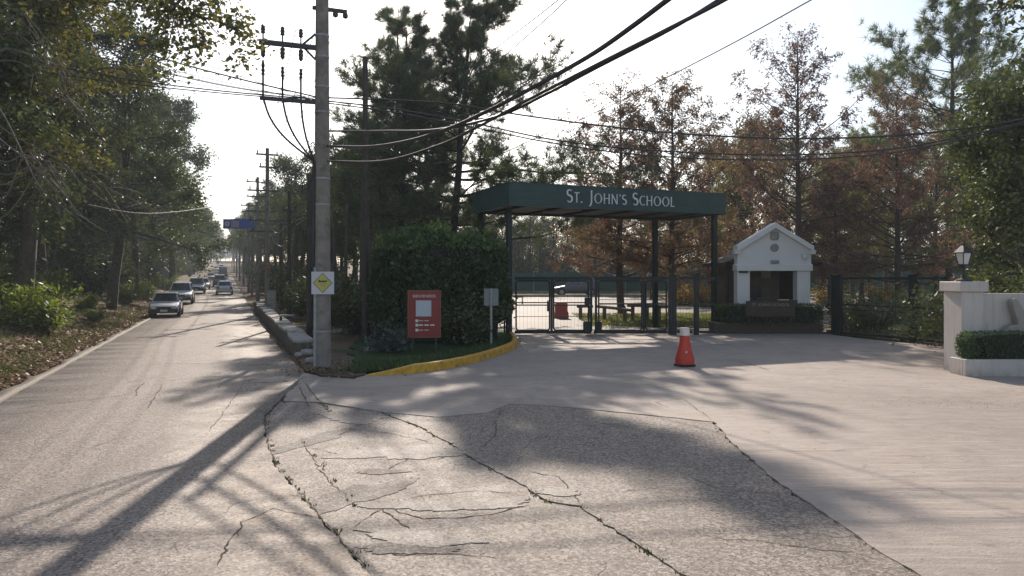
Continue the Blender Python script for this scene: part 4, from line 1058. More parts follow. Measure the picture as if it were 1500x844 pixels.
# ---------------- overhanging boughs (trunks stand just outside the picture)
def bough_tree(name, base, limbs, r0, mat, size, seed, label, leaves=36, spr=.16, bare=False):
    g = np.random.default_rng(seed); W = Wood(); C = []; val = []; bx, by, bz = base
    for j, (pts, n2) in enumerate(limbs):
        P3 = np.array(cat_rom([(p[0]-bx, p[1]-by, p[2]-bz) for p in pts], 6)); W.add(P3, r0*(1 if j == 0 else .3), .02, 7)
        for k in range(n2):
            u = (.3 if j else .5)+(.7 if j else .5)*g.random(); q, d = pick(P3, min(u, .999)); s2 = limb(g, q, side(g, d, .8)-UP*.15, .6+.6*g.random(), 4, .2, -.04); W.add(s2, .014, .005, 4)
            for t_ in range(4):
                q3, d3 = pick(s2, .3+.7*g.random()); s3 = limb(g, q3, side(g, d3, .7), .35, 2, .2, -.05); W.add(s3, .006, .003, 3)
                m = int(leaves*(.3+.8*g.random())); C.append(s3[0]+(s3[-1]-s3[0])*g.random(m)[:, None]*1.2+g.normal(0, spr, (m, 3))); val.append(np.clip(.4+g.normal(0, .2, m), 0, 1))
    return make_tree(name, W, M['bark_grey'], leaf_cloud('crown', g, np.concatenate(C), np.concatenate(val), size, M[mat], .6, .3), base, 0, label)
Yb = 14.
A = at(-140, 500, Yb)
bough_tree('oak_tree', (A.x, A.y, gz(A.x, A.y)), [([(A.x, A.y, .3), at(-120, 250, Yb), at(-60, 40, Yb), at(40, -90, Yb), at(140, -110, Yb)], 10), ([at(40, -90, Yb), at(150, -60, Yb), at(230, -10, Yb), at(285, 22, Yb), at(322, 30, Yb)], 16),
           ([at(-60, 40, Yb), at(0, -30, Yb+1), at(60, -20, Yb+1.5), at(110, 10, Yb+2)], 12), ([at(140, -110, Yb), at(230, -60, Yb), at(270, -20, Yb), at(250, 20, Yb)], 10)], .22, 'leaf_oak', .11, 201, 'near oak whose leafy bough hangs over the road from the left', 26, .12)
Yb = 13.
A = at(1660, 560, Yb)
bough_tree('plane_tree', (A.x, A.y, -.05), [([(A.x, A.y, .0), at(1640, 300, Yb), at(1600, 60, Yb), at(1540, -90, Yb)], 8), ([at(1600, 60, Yb), at(1550, 10, Yb), at(1500, 10, Yb), at(1462, 4, Yb)], 10), ([at(1600, 90, Yb), at(1540, 50, Yb), at(1500, 50, Yb)], 6)], .15, 'leaf_dense', .10, 202, 'near tree whose leafy twigs hang in from the right edge', 14, .10)
# bare drooping saplings at the left edge
def bare_tree(name, base, curves, label, seed):
    g = np.random.default_rng(seed); W = Wood(); bx, by, bz = base
    for pts, r0 in curves:
        P3 = np.array(cat_rom([(p[0]-bx, p[1]-by, p[2]-bz) for p in pts], 7)); W.add(P3, r0, .006, 5)
        for k in range(5):
            q, d = pick(P3, .35+.6*g.random()); s2 = limb(g, q, side(g, d, .5)-UP*.3, .5+.6*g.random(), 4, .12, -.06); W.add(s2, .008, .003, 3)
    return make_tree(name, W, M['twig_pale'], None, base, 0, label)
Yb = 15.
A = at(-90, 520, Yb)
cv = [([(A.x, A.y, .2), at(-80, 330, Yb), at(-60, 170, Yb), at(-40, 60, Yb)], .07)]
g = np.random.default_rng(8)
for k in range(8):
    y0 = 100+k*22; x1 = 70+95*g.random(); y1 = 250+60*g.random()
    cv.append(([at(-64, y0, Yb), at(0, y0+55+18*g.random(), Yb-.3), at(x1*.55, y1-40, Yb-.5), at(x1, y1, Yb-.4), at(x1+12, y1-6+10*g.random(), Yb-.4)], .016))
for k in range(5):
    y0 = 40+k*15; cv.append(([at(-50, y0, Yb), at(20, y0-30+20*g.random(), Yb+.3), at(70, y0+20, Yb+.2), at(120+30*g.random(), y0+90, Yb+.2)], .014))
bare_tree('bare_sapling', (A.x, A.y, gz(A.x, A.y)), cv, 'leafless sapling with pale drooping branches at the left edge', 9)

# ================================================================== CANOPY GATEWAY
CA = R(23); cdir = Vector((math.cos(CA), math.sin(CA), 0)); cper = Vector((-math.sin(CA), math.cos(CA), 0))
FL = Vector((-.10, 27.6, 0)); CW, CD = 9.95, 3.9
ZB, ZT = 5.0, 5.86
can = empty('entrance_canopy', FL, CA, 'dark green flat entrance canopy on four posts lettered with the school name', 'canopy')
# local: x along front, y depth
def fascia(a, b, name):
    mb = MB(); a = Vector(a); b = Vector(b); d = (b-a).normalized(); q = Vector((d.y, -d.x, 0)); L = (b-a).length
    mb.box(((a.x+b.x)/2, (a.y+b.y)/2, (ZB+ZT)/2), (L, .05, ZT-ZB), math.atan2(d.y, d.x)); return mb.build(name, M['canopy'], can)
fascia((.026, 0, 0), (CW-.026, 0, 0), 'front_fascia'); fascia((0, -.025, 0), (0, CD+.025, 0), 'side_fascia'); fascia((CW, -.025, 0), (CW, CD+.025, 0), 'side_fascia'); fascia((.026, CD, 0), (CW-.026, CD, 0), 'rear_fascia')
for z_ in (ZB+.29, ZB+.575):            # horizontal sheet seams
    MB().box((CW/2, -.029, z_), (CW, .006, .012)).build('seam', M['canopy_under'], can)
for k in range(1, 5): MB().box((CW*k/5, -.0285, (ZB+ZT)/2), (.012, .006, ZT-ZB-.02)).build('panel_joint', M['canopy_under'], can)
MB().box((CW/2, CD/2, ZT+.015), (CW+.1, CD+.1, .025)).build('roof_sheet', M['canopy'], can)
MB().box((CW/2, CD/2, ZB+.12), (CW-.06, CD-.06, .03)).build('soffit', M['canopy_under'], can)
for k in range(6): MB().box((CW*(k+.5)/6, CD/2, ZB+.06), (.06, CD-.08, .09)).build('soffit_beam', M['canopy_under'], can)
mb = MB(); mb.tube([(2.3, 1.9, ZB+.0), (3.3, .5, ZB-.02)], .035, 8); mb.build('tube_lamp', M['galv'], can)
for (x_, y_) in ((.36, .9), (CW-.35, .25), (.25, CD-.2), (CW-1.05, CD-.25)):
    mb = MB(); mb.box((x_, y_, (ZB+.02)/2), (.2, .2, ZB+.02), 0, .01); p = mb.build('post', M['gate'], can)
    MB().box((x_, y_, .012), (.34, .34, .024)).build('base_plate', M['gate'], p)
# letters: flared capitals built as ribbons
def arc(cx, cy, rx, ry, a0, a1, n=18): return [(cx+rx*math.cos(R(a0+(a1-a0)*i/n)), cy+ry*math.sin(R(a0+(a1-a0)*i/n))) for i in range(n+1)]
TH, TN = .105, .055
def stem(x, y0=0, y1=1): return ([(x, y0), (x, y0+.12), (x, .5*(y0+y1)), (x, y1-.12), (x, y1)], [TH*1.35, TH, TH*.95, TH, TH*1.35])
LET = {
 'S': (.50, [(arc(.25, .745, .195, .22, 35, 180, 10)+arc(.25, .745, .195, .22, 190, 262, 6)+arc(.25, .27, .215, .25, 80, -10, 8)+arc(.25, .27, .215, .25, -20, -150, 10), None)]),
 'T': (.56, [stem(.28), ([(.0, .95), (.1, .955), (.28, .955), (.46, .955), (.56, .95)], [.13, .075, .07, .075, .13])]),
 '.': (.14, [([(.07, .0), (.07, .13)], [.13, .13])]),
 'J': (.36, [([(.24, 1), (.24, .88), (.24, .4), (.235, .1), (.19, -.1), (.10, -.2), (.0, -.22)], [TH*1.35, TH, TH, TH, TH*.9, .08, .05])]),
 'O': (.84, [(arc(.42, .5, .37, .46, 0, 360, 36), 'O')]),
 'H': (.72, [stem(.09), stem(.63), ([(.09, .53), (.63, .53)], [.07, .07])]),
 'N': (.72, [([(.08, 0), (.08, .12), (.08, .85), (.08, 1)], [.12, .08, .08, .08]), ([(.64, 0), (.64, .15), (.64, .88), (.64, 1)], [.08, .08, .08, .12]), ([(.04, 1), (.12, .88), (.55, .15), (.64, .0)], [.08, TH, TH, .09])]),
 "'": (.14, [([(.07, .78), (.09, 1.0)], [.05, .11])]),
 'C': (.62, [(arc(.40, .5, .36, .46, 52, 308, 26), 'C')]),
 'L': (.48, [stem(.08), ([(.08, .035), (.36, .04), (.46, .10)], [.075, .075, .09])]),
}
def letter(ch, x0, h, base):
    wd, strokes = LET[ch]; mb = MB()
    for si, (pts, ww) in enumerate(strokes):
        n = len(pts)
        if ww == 'O' or ww == 'C': ws = [TN+(TH*1.1-TN)*abs(math.cos(math.atan2(p[1]-.5, p[0]-.42)))**1.5 for p in pts]
        elif ww is None: ws = [.06+.075*math.sin(math.pi*i/(n-1))+(.03 if i in (0, n-1) else 0) for i in range(n)]
        else: ws = ww
        A = []; B = []
        for i, p in enumerate(pts):
            a = pts[max(i-1, 0)]; b = pts[min(i+1, n-1)]
            if ww == 'O' and i in (0, n-1): a, b = pts[-2], pts[1]
            d = Vector((b[0]-a[0], b[1]-a[1])).normalized(); q = Vector((-d.y, d.x))*ws[i]/2
            A.append((p[0]+q.x, p[1]+q.y)); B.append((p[0]-q.x, p[1]-q.y))
        fr = -.062-.002*si
        vs = [(x0+u*h, fr, base+v*h) for u, v in A]+[(x0+u*h, fr, base+v*h) for u, v in B]+[(x0+u*h, -.026, base+v*h) for u, v in A]+[(x0+u*h, -.026, base+v*h) for u, v in B]
        fs = []
        for i in range(n-1):
            fs += [(i, i+1, n+i+1, n+i), (i, 2*n+i, 2*n+i+1, i+1), (n+i, n+i+1, 3*n+i+1, 3*n+i)]
        mb.add(vs, fs)
    mb.build('letter', M['letter'], can); return wd*h
txt = [('S', 1), ('T', .8), ('.', .8), (' ', 1), ('J', 1), ('O', .8), ('H', .8), ('N', .8), ("'", .8), ('S', .8), (' ', 1), ('S', 1), ('C', .8), ('H', .8), ('O', .8), ('O', .8), ('L', .8)]
H0 = .50; tot = sum((LET[c][0]*s_*H0+.075) if c != ' ' else .22 for c, s_ in txt); fit = 5.05/tot
x_ = 2.38
for c, s_ in txt:
    if c == ' ': x_ += .22*fit; continue
    h = H0*s_; bz = ZB+.215
    dx = LET[c][0]*h
    # fit the advance, keep glyph proportions
    letter(c, x_, h, bz); x_ += (dx+.075)*fit

# ================================================================== SLIDING GATE AND FENCES
GY = 29.75
def gx_(px): return xat(px, GY)
def bar(mb, x0, z0, x1, z1, w_, y=0.): 
    mb.box(((x0+x1)/2, y, (z0+z1)/2), (max(abs(x1-x0), w_), w_, max(abs(z1-z0), w_)))
def frame_panel(root, x0, x1, z0, z1, rails, w_=.065, name='gate_frame'):
    mb = MB(); r_ = .12
    pts = []
    for cx, cz, a in ((x1-r_, z1-r_, 0), (x0+r_, z1-r_, 90), (x0+r_, z0+r_, 180), (x1-r_, z0+r_, 270)):
        for k in range(5): th = R(a+22.5*k); pts.append((cx+r_*math.cos(th), 0, cz+r_*math.sin(th)))
    pts.append(pts[0]); pts.append(pts[1]); mb.tube(pts, w_/2, 6, False)
    o = mb.build(name, M['gate'], root)
    for z_, t_ in rails:
        MB().box(((x0+x1)/2, .0, z_), (x1-x0-.02, t_, t_)).build('rail', M['gate'], o)
    # thin mesh wires
    mw = MB(); n = max(3, int((x1-x0)/.14))
    for k in range(1, n): xx = x0+(x1-x0)*k/n; mw.box((xx, .0, (z0+z1)/2), (.005, .005, z1-z0-.04))
    mw.build('wire_infill', M['gate'], o)
    return o
gt = empty('double_gate', (gx_(806), GY, 0), 0, 'dark green wide double gate leaf hung from the left canopy post', 'gate')
def L_(px): return gx_(px)-gt.location.x
ztop, zbot = 2.28, .14
for a, b in ((756, 805), (811, 862)): frame_panel(gt, L_(a), L_(b), zbot+.04, ztop-.1, [(1.30, .045), (1.20, .05), (.74, .02)])
for px in (808, 866):
    MB().box((L_(px), 0, (ztop+zbot)/2), (.09, .09, ztop-zbot), 0, .008).build('stile', M['gate'], gt)
MB().box((L_(810), 0, zbot-.02), (L_(866)-L_(754), .1, .12)).build('bottom_rail', M['gate'], gt)
MB().box((L_(810), 0, ztop), (L_(866)-L_(754), .11, .11)).build('top_rail', M['gate'], gt)
MB().box((L_(860), -.09, .32), (.34, .12, .46), 0, .03).build('gate_motor', M['gate'], gt)
MB().box((L_(860), -.06, 1.36), (.22, .08, .3), 0, .02).build('lock_box', M['black'], gt)
mb = MB(); mb.tube([(L_(802), -.08, .95), (L_(802), -.1, 1.38), (L_(808), -.1, 1.38)], .025, 6); mb.box((L_(803), -.05, 1.15), (.05, .06, .4)); mb.build('pull_handle', M['black'], gt)
mb = MB(); mb.tube([(L_(752), -.05, 1.53), (L_(765), -.05, 1.53), (L_(765), -.05, 1.24)], .03, 6); mb.build('stop_bracket', M['gate'], gt)
g2_ = empty('double_gate', (gx_(925), GY, 0), 0, 'dark green gate leaf closing against the thick right-hand gate post', 'gate')
def L_(px): return gx_(px)-g2_.location.x
for a, b in ((877, 940), (946, 976)): frame_panel(g2_, L_(a), L_(b), zbot+.04, ztop-.1, [(1.25, .06), (1.42, .02)])
for px in (873, 943): MB().box((L_(px), 0, (ztop+zbot)/2), (.09, .09, ztop-zbot), 0, .008).build('stile', M['gate'], g2_)
MB().box((L_(924), 0, zbot-.02), (L_(978)-L_(870), .1, .12)).build('bottom_rail', M['gate'], g2_)
MB().box((L_(924), 0, ztop), (L_(978)-L_(870), .11, .11)).build('top_rail', M['gate'], g2_)
MB().box((L_(876), -.09, .32), (.28, .12, .46), 0, .03).build('gate_motor', M['gate'], g2_)
for i, (px, w_, lab) in enumerate([(985, .30, 'thick dark green gate post with lock channel'), (1020, .2, 'slim dark green gate post next to the guardhouse planter'), (739, .07, 'thin dark fence post at the right end of the hedge')]):
    o = empty('gate_post', (gx_(px), GY+.0, 0), 0, lab, 'post')
    mb = MB(); mb.box((0, 0, 1.18), (w_, w_*.8, 2.42), 0, .015); p = mb.build('post_shaft', M['gate'], o)
    MB().box((0, 0, 2.4), (w_+.05, w_*.8+.05, .03)).build('post_cap', M['gate'], o)
    if i == 0:
        for k in (-.06, .06): MB().box((k, -w_*.4-.006, 1.1), (.02, .014, 1.6)).build('lock_channel', M['steel_dark'], o)
def fence_bay(a, b, label, n_wire=8, posts=(True, True)):
    a = Vector((*a, 0)); b = Vector((*b, 0)); d = b-a; L = d.length; e = empty('mesh_fence', a, math.atan2(d.y, d.x), label, 'fence')
    for z_, t_ in ((2.28, .09), (.12, .09), (1.24, .05), (1.05, .03)): MB().box((L/2, 0, z_), (L, t_, t_)).build('rail', M['gate'], e)
    mb = MB(); n = int(L/.12)
    for k in range(1, n): mb.box((L*k/n, 0, 1.2), (.006, .006, 2.1))
    mb.build('wire_infill', M['gate'], e); return e
fence_bay((gx_(992), GY), (gx_(1014), GY), 'narrow fence panel between the two dark gate posts')
fence_bay((gx_(1025), GY), (gx_(1048), GY), 'short fence panel left of the guardhouse planter')
fA, fB, fC, fD = gp(1212, 489), gp(1226, 491), gp(1337, 501.5), gp(1384, 507)
fence_bay(fA, fB, 'short fence panel between the guardhouse and the broad post')
fence_bay(fB, fC, 'long dark mesh fence panel right of the guardhouse')
fence_bay(fC, fD, 'mesh fence panel ending at the white pillar')
for i, (q, w_, lab) in enumerate([(fB, .5, 'broad dark fence post right of the guardhouse'), (fC, .26, 'dark fence post between the two right-hand mesh panels')]):
    e = empty('fence_post', (q[0], q[1], 0), math.atan2(fD[1]-fB[1], fD[0]-fB[0]), lab, 'post')
    MB().box((0, 0, 1.18), (w_, .16, 2.42), 0, .015).build('post_shaft', M['gate'], e); MB().box((0, 0, 2.40), (w_+.05, .21, .03)).build('post_cap', M['gate'], e)

# ================================================================== GUARDHOUSE
HY = 31.0
gh = empty('guardhouse', (xat(1134, HY), HY, 0), 0, 'small white gabled guardhouse with service window beside the gate', 'guardhouse')
def hx(px): return xat(px, HY)-gh.location.x
def hz_(py): return zat(py, HY)
xl, xr = hx(1080), hx(1188)
for a, b in ((1080, 1098.5), (1168, 1187)): 
    mb = MB(); mb.box(((hx(a)+hx(b))/2, .25, hz_(397)/2+.0), (hx(b)-hx(a), .5, hz_(397)), 0, .01); mb.build('column', M['white'], gh)
MB().box(((xl+xr)/2, .22, (hz_(397)+hz_(387))/2), (xr-xl+.08, .62, hz_(387)-hz_(397)), 0, .015).build('lintel', M['white'], gh)
zg0, zge, zgp = hz_(387)-.002, hz_(366), hz_(331)
poly = [(xl, zg0), (xr, zg0), (xr, zge), (0, zgp-.12), (xl, zge)]
MB().prism(poly, lambda u, v, w_: (u, -.02+w_, v), .45).build('gable_wall', M['white'], gh)
for s_ in (-1, 1):      # raking cornice
    a = Vector((s_*(xr+.05), 0, zge-.02)); b = Vector((0, 0, zgp-.04)); 
    d = (b-a); nrm2 = Vector((-d.z, 0, d.x)).normalized()*s_*-1
    if nrm2.z < 0: nrm2 = -nrm2
    poly = [(a.x, a.z-.06), (b.x, b.z-.06), (b.x, b.z+.17), (a.x, a.z+.17)]
    MB().prism(poly, lambda u, v, w_: (u, -.20+w_, v), .62).build('raking_cornice', M['white'], gh)
    MB().box((s_*(xr+.02), .1, zge-.10), (.24, .5, .16), 0, .01).build('cornice_return', M['white'], gh)
mb = MB(); zc = hz_(349.5)
mb.lathe((0, -.075, hz_(363)), [(.17, .055), (.17, .02), (.13, .0), (.12, .02)], 24, 'y'); mb.build('round_emblem', M['relief'], gh)
mb = MB(); mb.lathe((0, -.07, hz_(345.5)), [(.18, .05), (.18, .0), (.14, -.015), (.13, .01)], 20, 'y', 4); mb.build('shield_emblem', M['relief'], gh)
MB().box((0, -.09, hz_(383.5)), (.34, .12, .12), 0, .02).build('wall_lamp', M['box_grey'], gh)
mb = MB(); mb.box((hx(1176), -.1, hz_(372)), (.18, .16, .12), 0, .02); mb.lathe((hx(1177), -.14, hz_(376.5)), [(.02, -.1), (.085, -.08), (.09, .0), (.07, .08)], 14); mb.build('security_camera', M['camera_white'], gh)
MB().box((hx(1089), -.03, hz_(398.5)), (hx(1095)-hx(1082), .06, .09)).build('name_plate', M['black'], gh)
# back of the hut
MB().box(((xl+xr)/2, 3.2, 1.5), (xr-xl-.2, .12, 3.0)).build('rear_wall', M['interior'], gh)
for s_ in (-1, 1):
    MB().box((s_*(xr-.12), 1.85, 1.5), (.12, 2.6, 3.0)).build('side_wall', M['wood_dark'], gh)
MB().box((0, 1.8, .06), (xr-xl-.3, 2.6, .1)).build('floor_slab', M['interior'], gh)
MB().box((0, 1.8, hz_(392)), (xr-xl-.3, 2.7, .06)).build('ceiling_panel', M['interior'], gh)
MB().box((0, .3, hz_(441)), (hx(1168)-hx(1098.5), .6, .06)).build('counter', M['wood_dark'], gh)
MB().box((0, .42, hz_(441)/2-.02), (hx(1168)-hx(1098.5)-.01, .1, hz_(441)-.08)).build('counter_front', M['wood_dark'], gh)
# wide dark roof behind the gable
er, el, ez, rz_ = hx(1216), hx(1066), hz_(384), hz_(358)
y0, y1 = .55, 4.2
mb = MB(); mb.add([(el, y0, ez), (er, y0, ez), (er, y1, ez), (el, y1, ez), (0, y0+.2, rz_), (0, y1-.2, rz_)], [(0, 4, 5, 3), (1, 2, 5, 4), (0, 1, 4), (2, 3, 5), (0, 3, 2, 1)]); mb.build('hut_roof', M['roof_dark'], gh)
for s_, xx in ((-1, el+.05), (1, er-.05)):
    MB().box((xx, (y0+y1)/2, ez-.08), (.05, y1-y0, .14)).build('eaves_board', M['wood_dark'], gh)
MB().box((er-.42, 1.6, ez/2), (.14, .14, ez)).build('porch_post', M['wood_dark'], gh)
MB().box((el+.42, 1.6, ez/2), (.14, .14, ez)).build('porch_post', M['wood_dark'], gh)
o = tag(MB().box((hx(1159)+gh.location.x, HY+3.12, hz_(401)), (.42, .03, .36)).build('notice_paper', M['paper'], None), 'white notice pinned inside the guardhouse window', 'notice')
e = empty('computer_monitor', (hx(1109)+gh.location.x, HY+.32, hz_(441)+.03), .3, 'black monitor on the guardhouse counter', 'monitor')
MB().box((0, 0, .36), (.62, .05, .52), 0, .01).build('screen', M['black'], e); MB().box((0, .04, .06), (.08, .05, .14)).build('stand', M['black'], e); MB().box((0, .02, .01), (.28, .2, .02)).build('foot', M['black'], e)
o = tag(MB().box((hx(1149)+gh.location.x, HY+.15, hz_(441)+.045), (.42, .2, .03)).build('paper_tray', M['paper'], None), 'white papers lying on the guardhouse counter', 'papers')
# planter with brick base and lettered board
pl = empty('brick_planter', (xat(1127, 30.3), 30.3, 0), 0, 'long low brick planter in front of the guardhouse', 'planter')
PW = 4.5
mbk = MB(); mbk.box((0, .5, .21), (PW-.06, .9, .40)); mbk.build('mortar_core', M['stone2'], pl)
bk = MB().box((0, 0, 0), (.23, .06, .066), 0, .006).build('brick', M['brick'], pl); bmesh_ = bk.data; first = True
g = np.random.default_rng(4)
for row in range(5):
    nb = int(PW/.25)
    for k in range(nb+1):
        xx = -PW/2+.125+(k-(.5 if row % 2 else 0))*.25
        if xx < -PW/2+.06 or xx > PW/2-.06: continue
        if first: o = bk; first = False
        else: o = link(bpy.data.objects.new('brick', bmesh_), pl)
        o.location = (xx, .035+g.normal()*.002, .04+row*.076)
MB().box((0, .48, .435), (PW+.08, 1.02, .055), 0, .01).build('coping', M['stone2'], pl)
sb = empty('name_board', (xat(1129, 29.95), 29.98, .46), 0, 'dark board with dull brass lettering standing in the guardhouse planter', 'sign')
bw = xat(1165, 29.95)-xat(1093, 29.95); zb0, zb1 = zat(464, 29.95)-.46, zat(441, 29.95)-.46
MB().box((0, 0, (zb0+zb1)/2), (bw, .05, zb1-zb0), 0, .01).build('board', M['wood_dark'], sb)
for s_ in (-1, 1): MB().box((s_*(bw/2-.15), .03, zb0/2-.01), (.07, .06, zb0+.04)).build('board_leg', M['wood_dark'], sb)
def text_mesh(name, body, size, mat, parent, loc, rot=(R(90), 0, 0), ext=.006, align='CENTER', sx=1.):
    cu = bpy.data.curves.new(name, 'FONT'); cu.body = body; cu.size = size; cu.extrude = ext; cu.align_x = align; cu.align_y = 'CENTER'; cu.resolution_u = 3
    t = bpy.data.objects.new(name, cu); COL.objects.link(t)
    dg = bpy.context.evaluated_depsgraph_get(); me = bpy.data.meshes.new_from_object(t.evaluated_get(dg))
    bpy.data.objects.remove(t); bpy.data.curves.remove(cu)
    me.materials.clear(); me.materials.append(mat); 
    bm = bmesh.new(); bm.from_mesh(me); bmesh.ops.remove_doubles(bm, verts=bm.verts[:], dist=1e-5); bm.verts.index_update(); seen = set()
    for v0 in bm.verts:                                  # every letter its own object
        if v0.index in seen: continue
        isl = []; stack = [v0]; seen.add(v0.index)
        while stack:
            v = stack.pop(); isl.append(v)
            for e in v.link_edges:
                u = e.other_vert(v)
                if u.index not in seen: seen.add(u.index); stack.append(u)
        ix = {v.index: i for i, v in enumerate(isl)}
        m2 = bpy.data.meshes.new(name); m2.from_pydata([v.co[:] for v in isl], [], [[ix[v.index] for v in f.verts] for f in bm.faces if f.verts[0].index in ix]); m2.materials.append(mat)
        o = link(bpy.data.objects.new(name, m2), parent); o.location = loc; o.rotation_euler = rot; o.scale = (sx, 1, 1)
    bm.free()
text_mesh('letter', "ST. JOHN'S SCHOOL", .17, M['brass'], sb, (0, -.034, zb1-.16))

# ================================================================== WHITE WALL, PILLAR, LANTERN
pw = empty('white_gate_wall', (11.0, 18.0, 0), 0, 'white rendered wall with planter and square end pillar on the right', 'wall')
def wx(a, b, y0, y1, z0, z1, name, mat, bev=.012): 
    return MB().box(((a+b)/2-11, (y0+y1)/2-18, (z0+z1)/2), (b-a, y1-y0, z1-z0), 0, bev).build(name, mat, pw)
wx(10.77, 11.30, 17.70, 18.45, -.1, 1.96, 'pillar', M['wall_white'])
wx(10.70, 11.38, 17.63, 18.53, 1.962, 2.21, 'pillar_cap', M['wall_white'], .02)
wx(11.302, 17.6, 17.82, 18.10, -.1, 1.92, 'wall_panel', M['wall_white'])
wx(10.53, 17.6, 17.16, 17.28, -.1, .40, 'planter_front', M['wall_white'])
wx(10.53, 10.64, 17.283, 17.80, -.1, .398, 'planter_end', M['wall_white'])
wx(10.65, 17.6, 17.29, 17.81, .1, .34, 'planter_soil', M['soil'], 0)
# carved stone relief (upright wing shape on a boat-like base)
rl = empty('stone_relief', (xat(1480, 17.75), 17.60, .95), 0, 'carved pale stone relief rising from the wall planter hedge', 'sculpture')
def rx(px): return xat(px, 17.7)-rl.location.x
def rz2(py): return zat(py, 17.7)-.95
poly = [(rx(1488), rz2(478)), (rx(1483), rz2(462)), (rx(1478), rz2(446)), (rx(1477.5), rz2(441)), (rx(1480), rz2(437)), (rx(1484), rz2(437.5)), (rx(1490), rz2(446)), (rx(1497), rz2(458)), (rx(1506), rz2(473)), (rx(1508), rz2(480))]
MB().prism(poly, lambda u, v, w_: (u, w_-.04, v), .2).build('upright_form', M['relief'], rl, bev=.02)
poly = [(rx(1461), rz2(489)), (rx(1466), rz2(496)), (rx(1474), rz2(500)), (rx(1530), rz2(502)), (rx(1545), rz2(490)), (rx(1520), rz2(478)), (rx(1490), rz2(474)), (rx(1474), rz2(477)), (rx(1468), rz2(484))]
MB().prism(poly, lambda u, v, w_: (u, w_-.05, v), .22).build('curved_base', M['relief'], rl, bev=.03)
ln_ = empty('pillar_lantern', (11.02, 18.05, 2.21), .25, 'black lantern with milky panes on top of the white pillar', 'lantern')
mb = MB(); mb.lathe((0, 0, 0), [(.20, 0), (.19, .03), (.10, .06), (.05, .09), (.035, .16), (.03, .32), (.045, .36), (.03, .40)], 14); mb.build('stem', M['black'], ln_, True)
mb = MB(); mb.lathe((0, 0, .42), [(.10, 0), (.165, .27)], 4); mb.build('glass_body', M['lamp_glass'], ln_)
for k in range(4):
    th = math.pi/2*k+math.pi/4; mb = MB(); mb.tube([(.105*math.cos(th), .105*math.sin(th), .41), (.172*math.cos(th), .172*math.sin(th), .70)], .012, 5); mb.build('glazing_bar', M['black'], ln_)
mb = MB(); mb.lathe((0, 0, .69), [(.20, 0), (.205, .02), (.08, .16), (.03, .19), (.045, .22), (.02, .27)], 4); mb.build('lantern_roof', M['black'], ln_)
MB().box((0, 0, .405), (.17, .17, .03), math.pi/4*0).build('lantern_base', M['black'], ln_)

# ================================================================== CONE, BARRIER, NOTICE BOARD, METER
c = gp(1003, 537); cn = empty('traffic_cone', (c[0], c[1], .012), .3, 'tall scuffed red traffic cone with pale collar standing on the driveway', 'cone')
mb = MB(); mb.lathe((0, 0, 0), [(.225, 0), (.235, .02), (.225, .055), (.19, .07)], 24, sq=5); mb.build('rubber_base', M['rubber'], cn)
mb = MB(); mb.lathe((0, 0, 0), [(.215, .045), (.225, .12), (.215, .22), (.19, .32), (.155, .44), (.13, .58), (.112, .72), (.10, .80), (.09, .95)], 24, sq=3.2); mb.build('cone_body', M['cone_red'], cn, True)
mb = MB(); mb.lathe((0, 0, 0), [(.104, .79), (.113, .80), (.105, .985), (.085, 1.0), (.05, 1.0)], 24, sq=3.2); mb.build('collar', M['cone_white'], cn, True)
mb = MB(); mb.box((-.06, -.187, .38), (.055, .02, .05), .2, .008); mb.build('scuffed_patch', M['cone_white'], cn)
b_ = empty('plastic_barrier', (xat(822, 42), 42, 0), .15, 'red plastic road barrier standing in the car park behind the gate', 'barrier')
poly = [(-.40, 0), (.40, 0), (.40, .30), (.33, .42), (.35, .80), (.28, .92), (-.28, .92), (-.35, .80), (-.33, .42), (-.40, .30)]
MB().prism(poly, lambda u, v, w_: (u, w_-.2, v), .4).build('barrier_body', M['barrier_red'], b_, bev=.03)
for s_ in (-1, 1): MB().box((s_*.22, 0, .035), (.2, .46, .07), 0, .01).build('barrier_foot', M['barrier_red'], b_)
SY = 22.2
ns = empty('notice_board', (xat(621.5, SY), SY, .12), R(4), 'red notice board with white lettering standing before the hedge', 'sign')
sw, z0, z1 = (645-598)/FPX*SY, zat(494, SY)-.12, zat(426, SY)-.12
MB().box((0, 0, (z0+z1)/2), (sw, .04, z1-z0), 0, .004).build('panel', M['red_sign'], ns)
mbf = MB()
for z_ in (z0, z1): mbf.box((0, -.012, z_), (sw+.05, .05, .03))
for x_ in (-sw/2, sw/2): mbf.box((x_, -.011, (z0+z1)/2), (.03, .05, z1-z0-.031))
mbf.build('frame', M['sign_frame'], ns)
for x_ in (-sw*.36, sw*.36): MB().box((x_, .045, (z1-.1)/2-.05), (.05, .045, z1+.0)).build('leg', M['steel_dark'], ns)
text_mesh('letter', 'BIENVENIDOS', .115, M['paper'], ns, (0, -.026, z1-.165), sx=.95)
MB().box((-.02, -.026, z1-.53), (.46, .012, .48)).build('blank_panel', M['panel_white'], ns)
for k, z_ in enumerate((z1-.90, z1-1.03, z1-1.18)):
    MB().box((-.22, -.025, z_), (.085, .01, .08), 0, .003).build('icon', M['paper'], ns)
    for q in range(2 if k != 1 else 3): MB().box((-.10+q*.17, -.0245, z_+.0), (.13, .008, .022 if k != 1 else .04)).build('print_line', M['paper' if k == 1 else 'cone_white'], ns)
MY = 24.0
mt = empty('meter_box', (xat(719.5, MY), MY, .12), 0, 'pale grey meter box on a thin white post beside the hedge', 'meter box')
mz0, mz1 = zat(448, MY)-.12, zat(423, MY)-.12
MB().box((0, .05, (mz0+mz1)/2), ((730-709)/FPX*MY, .22, mz1-mz0), 0, .012).build('cabinet', M['box_grey'], mt)
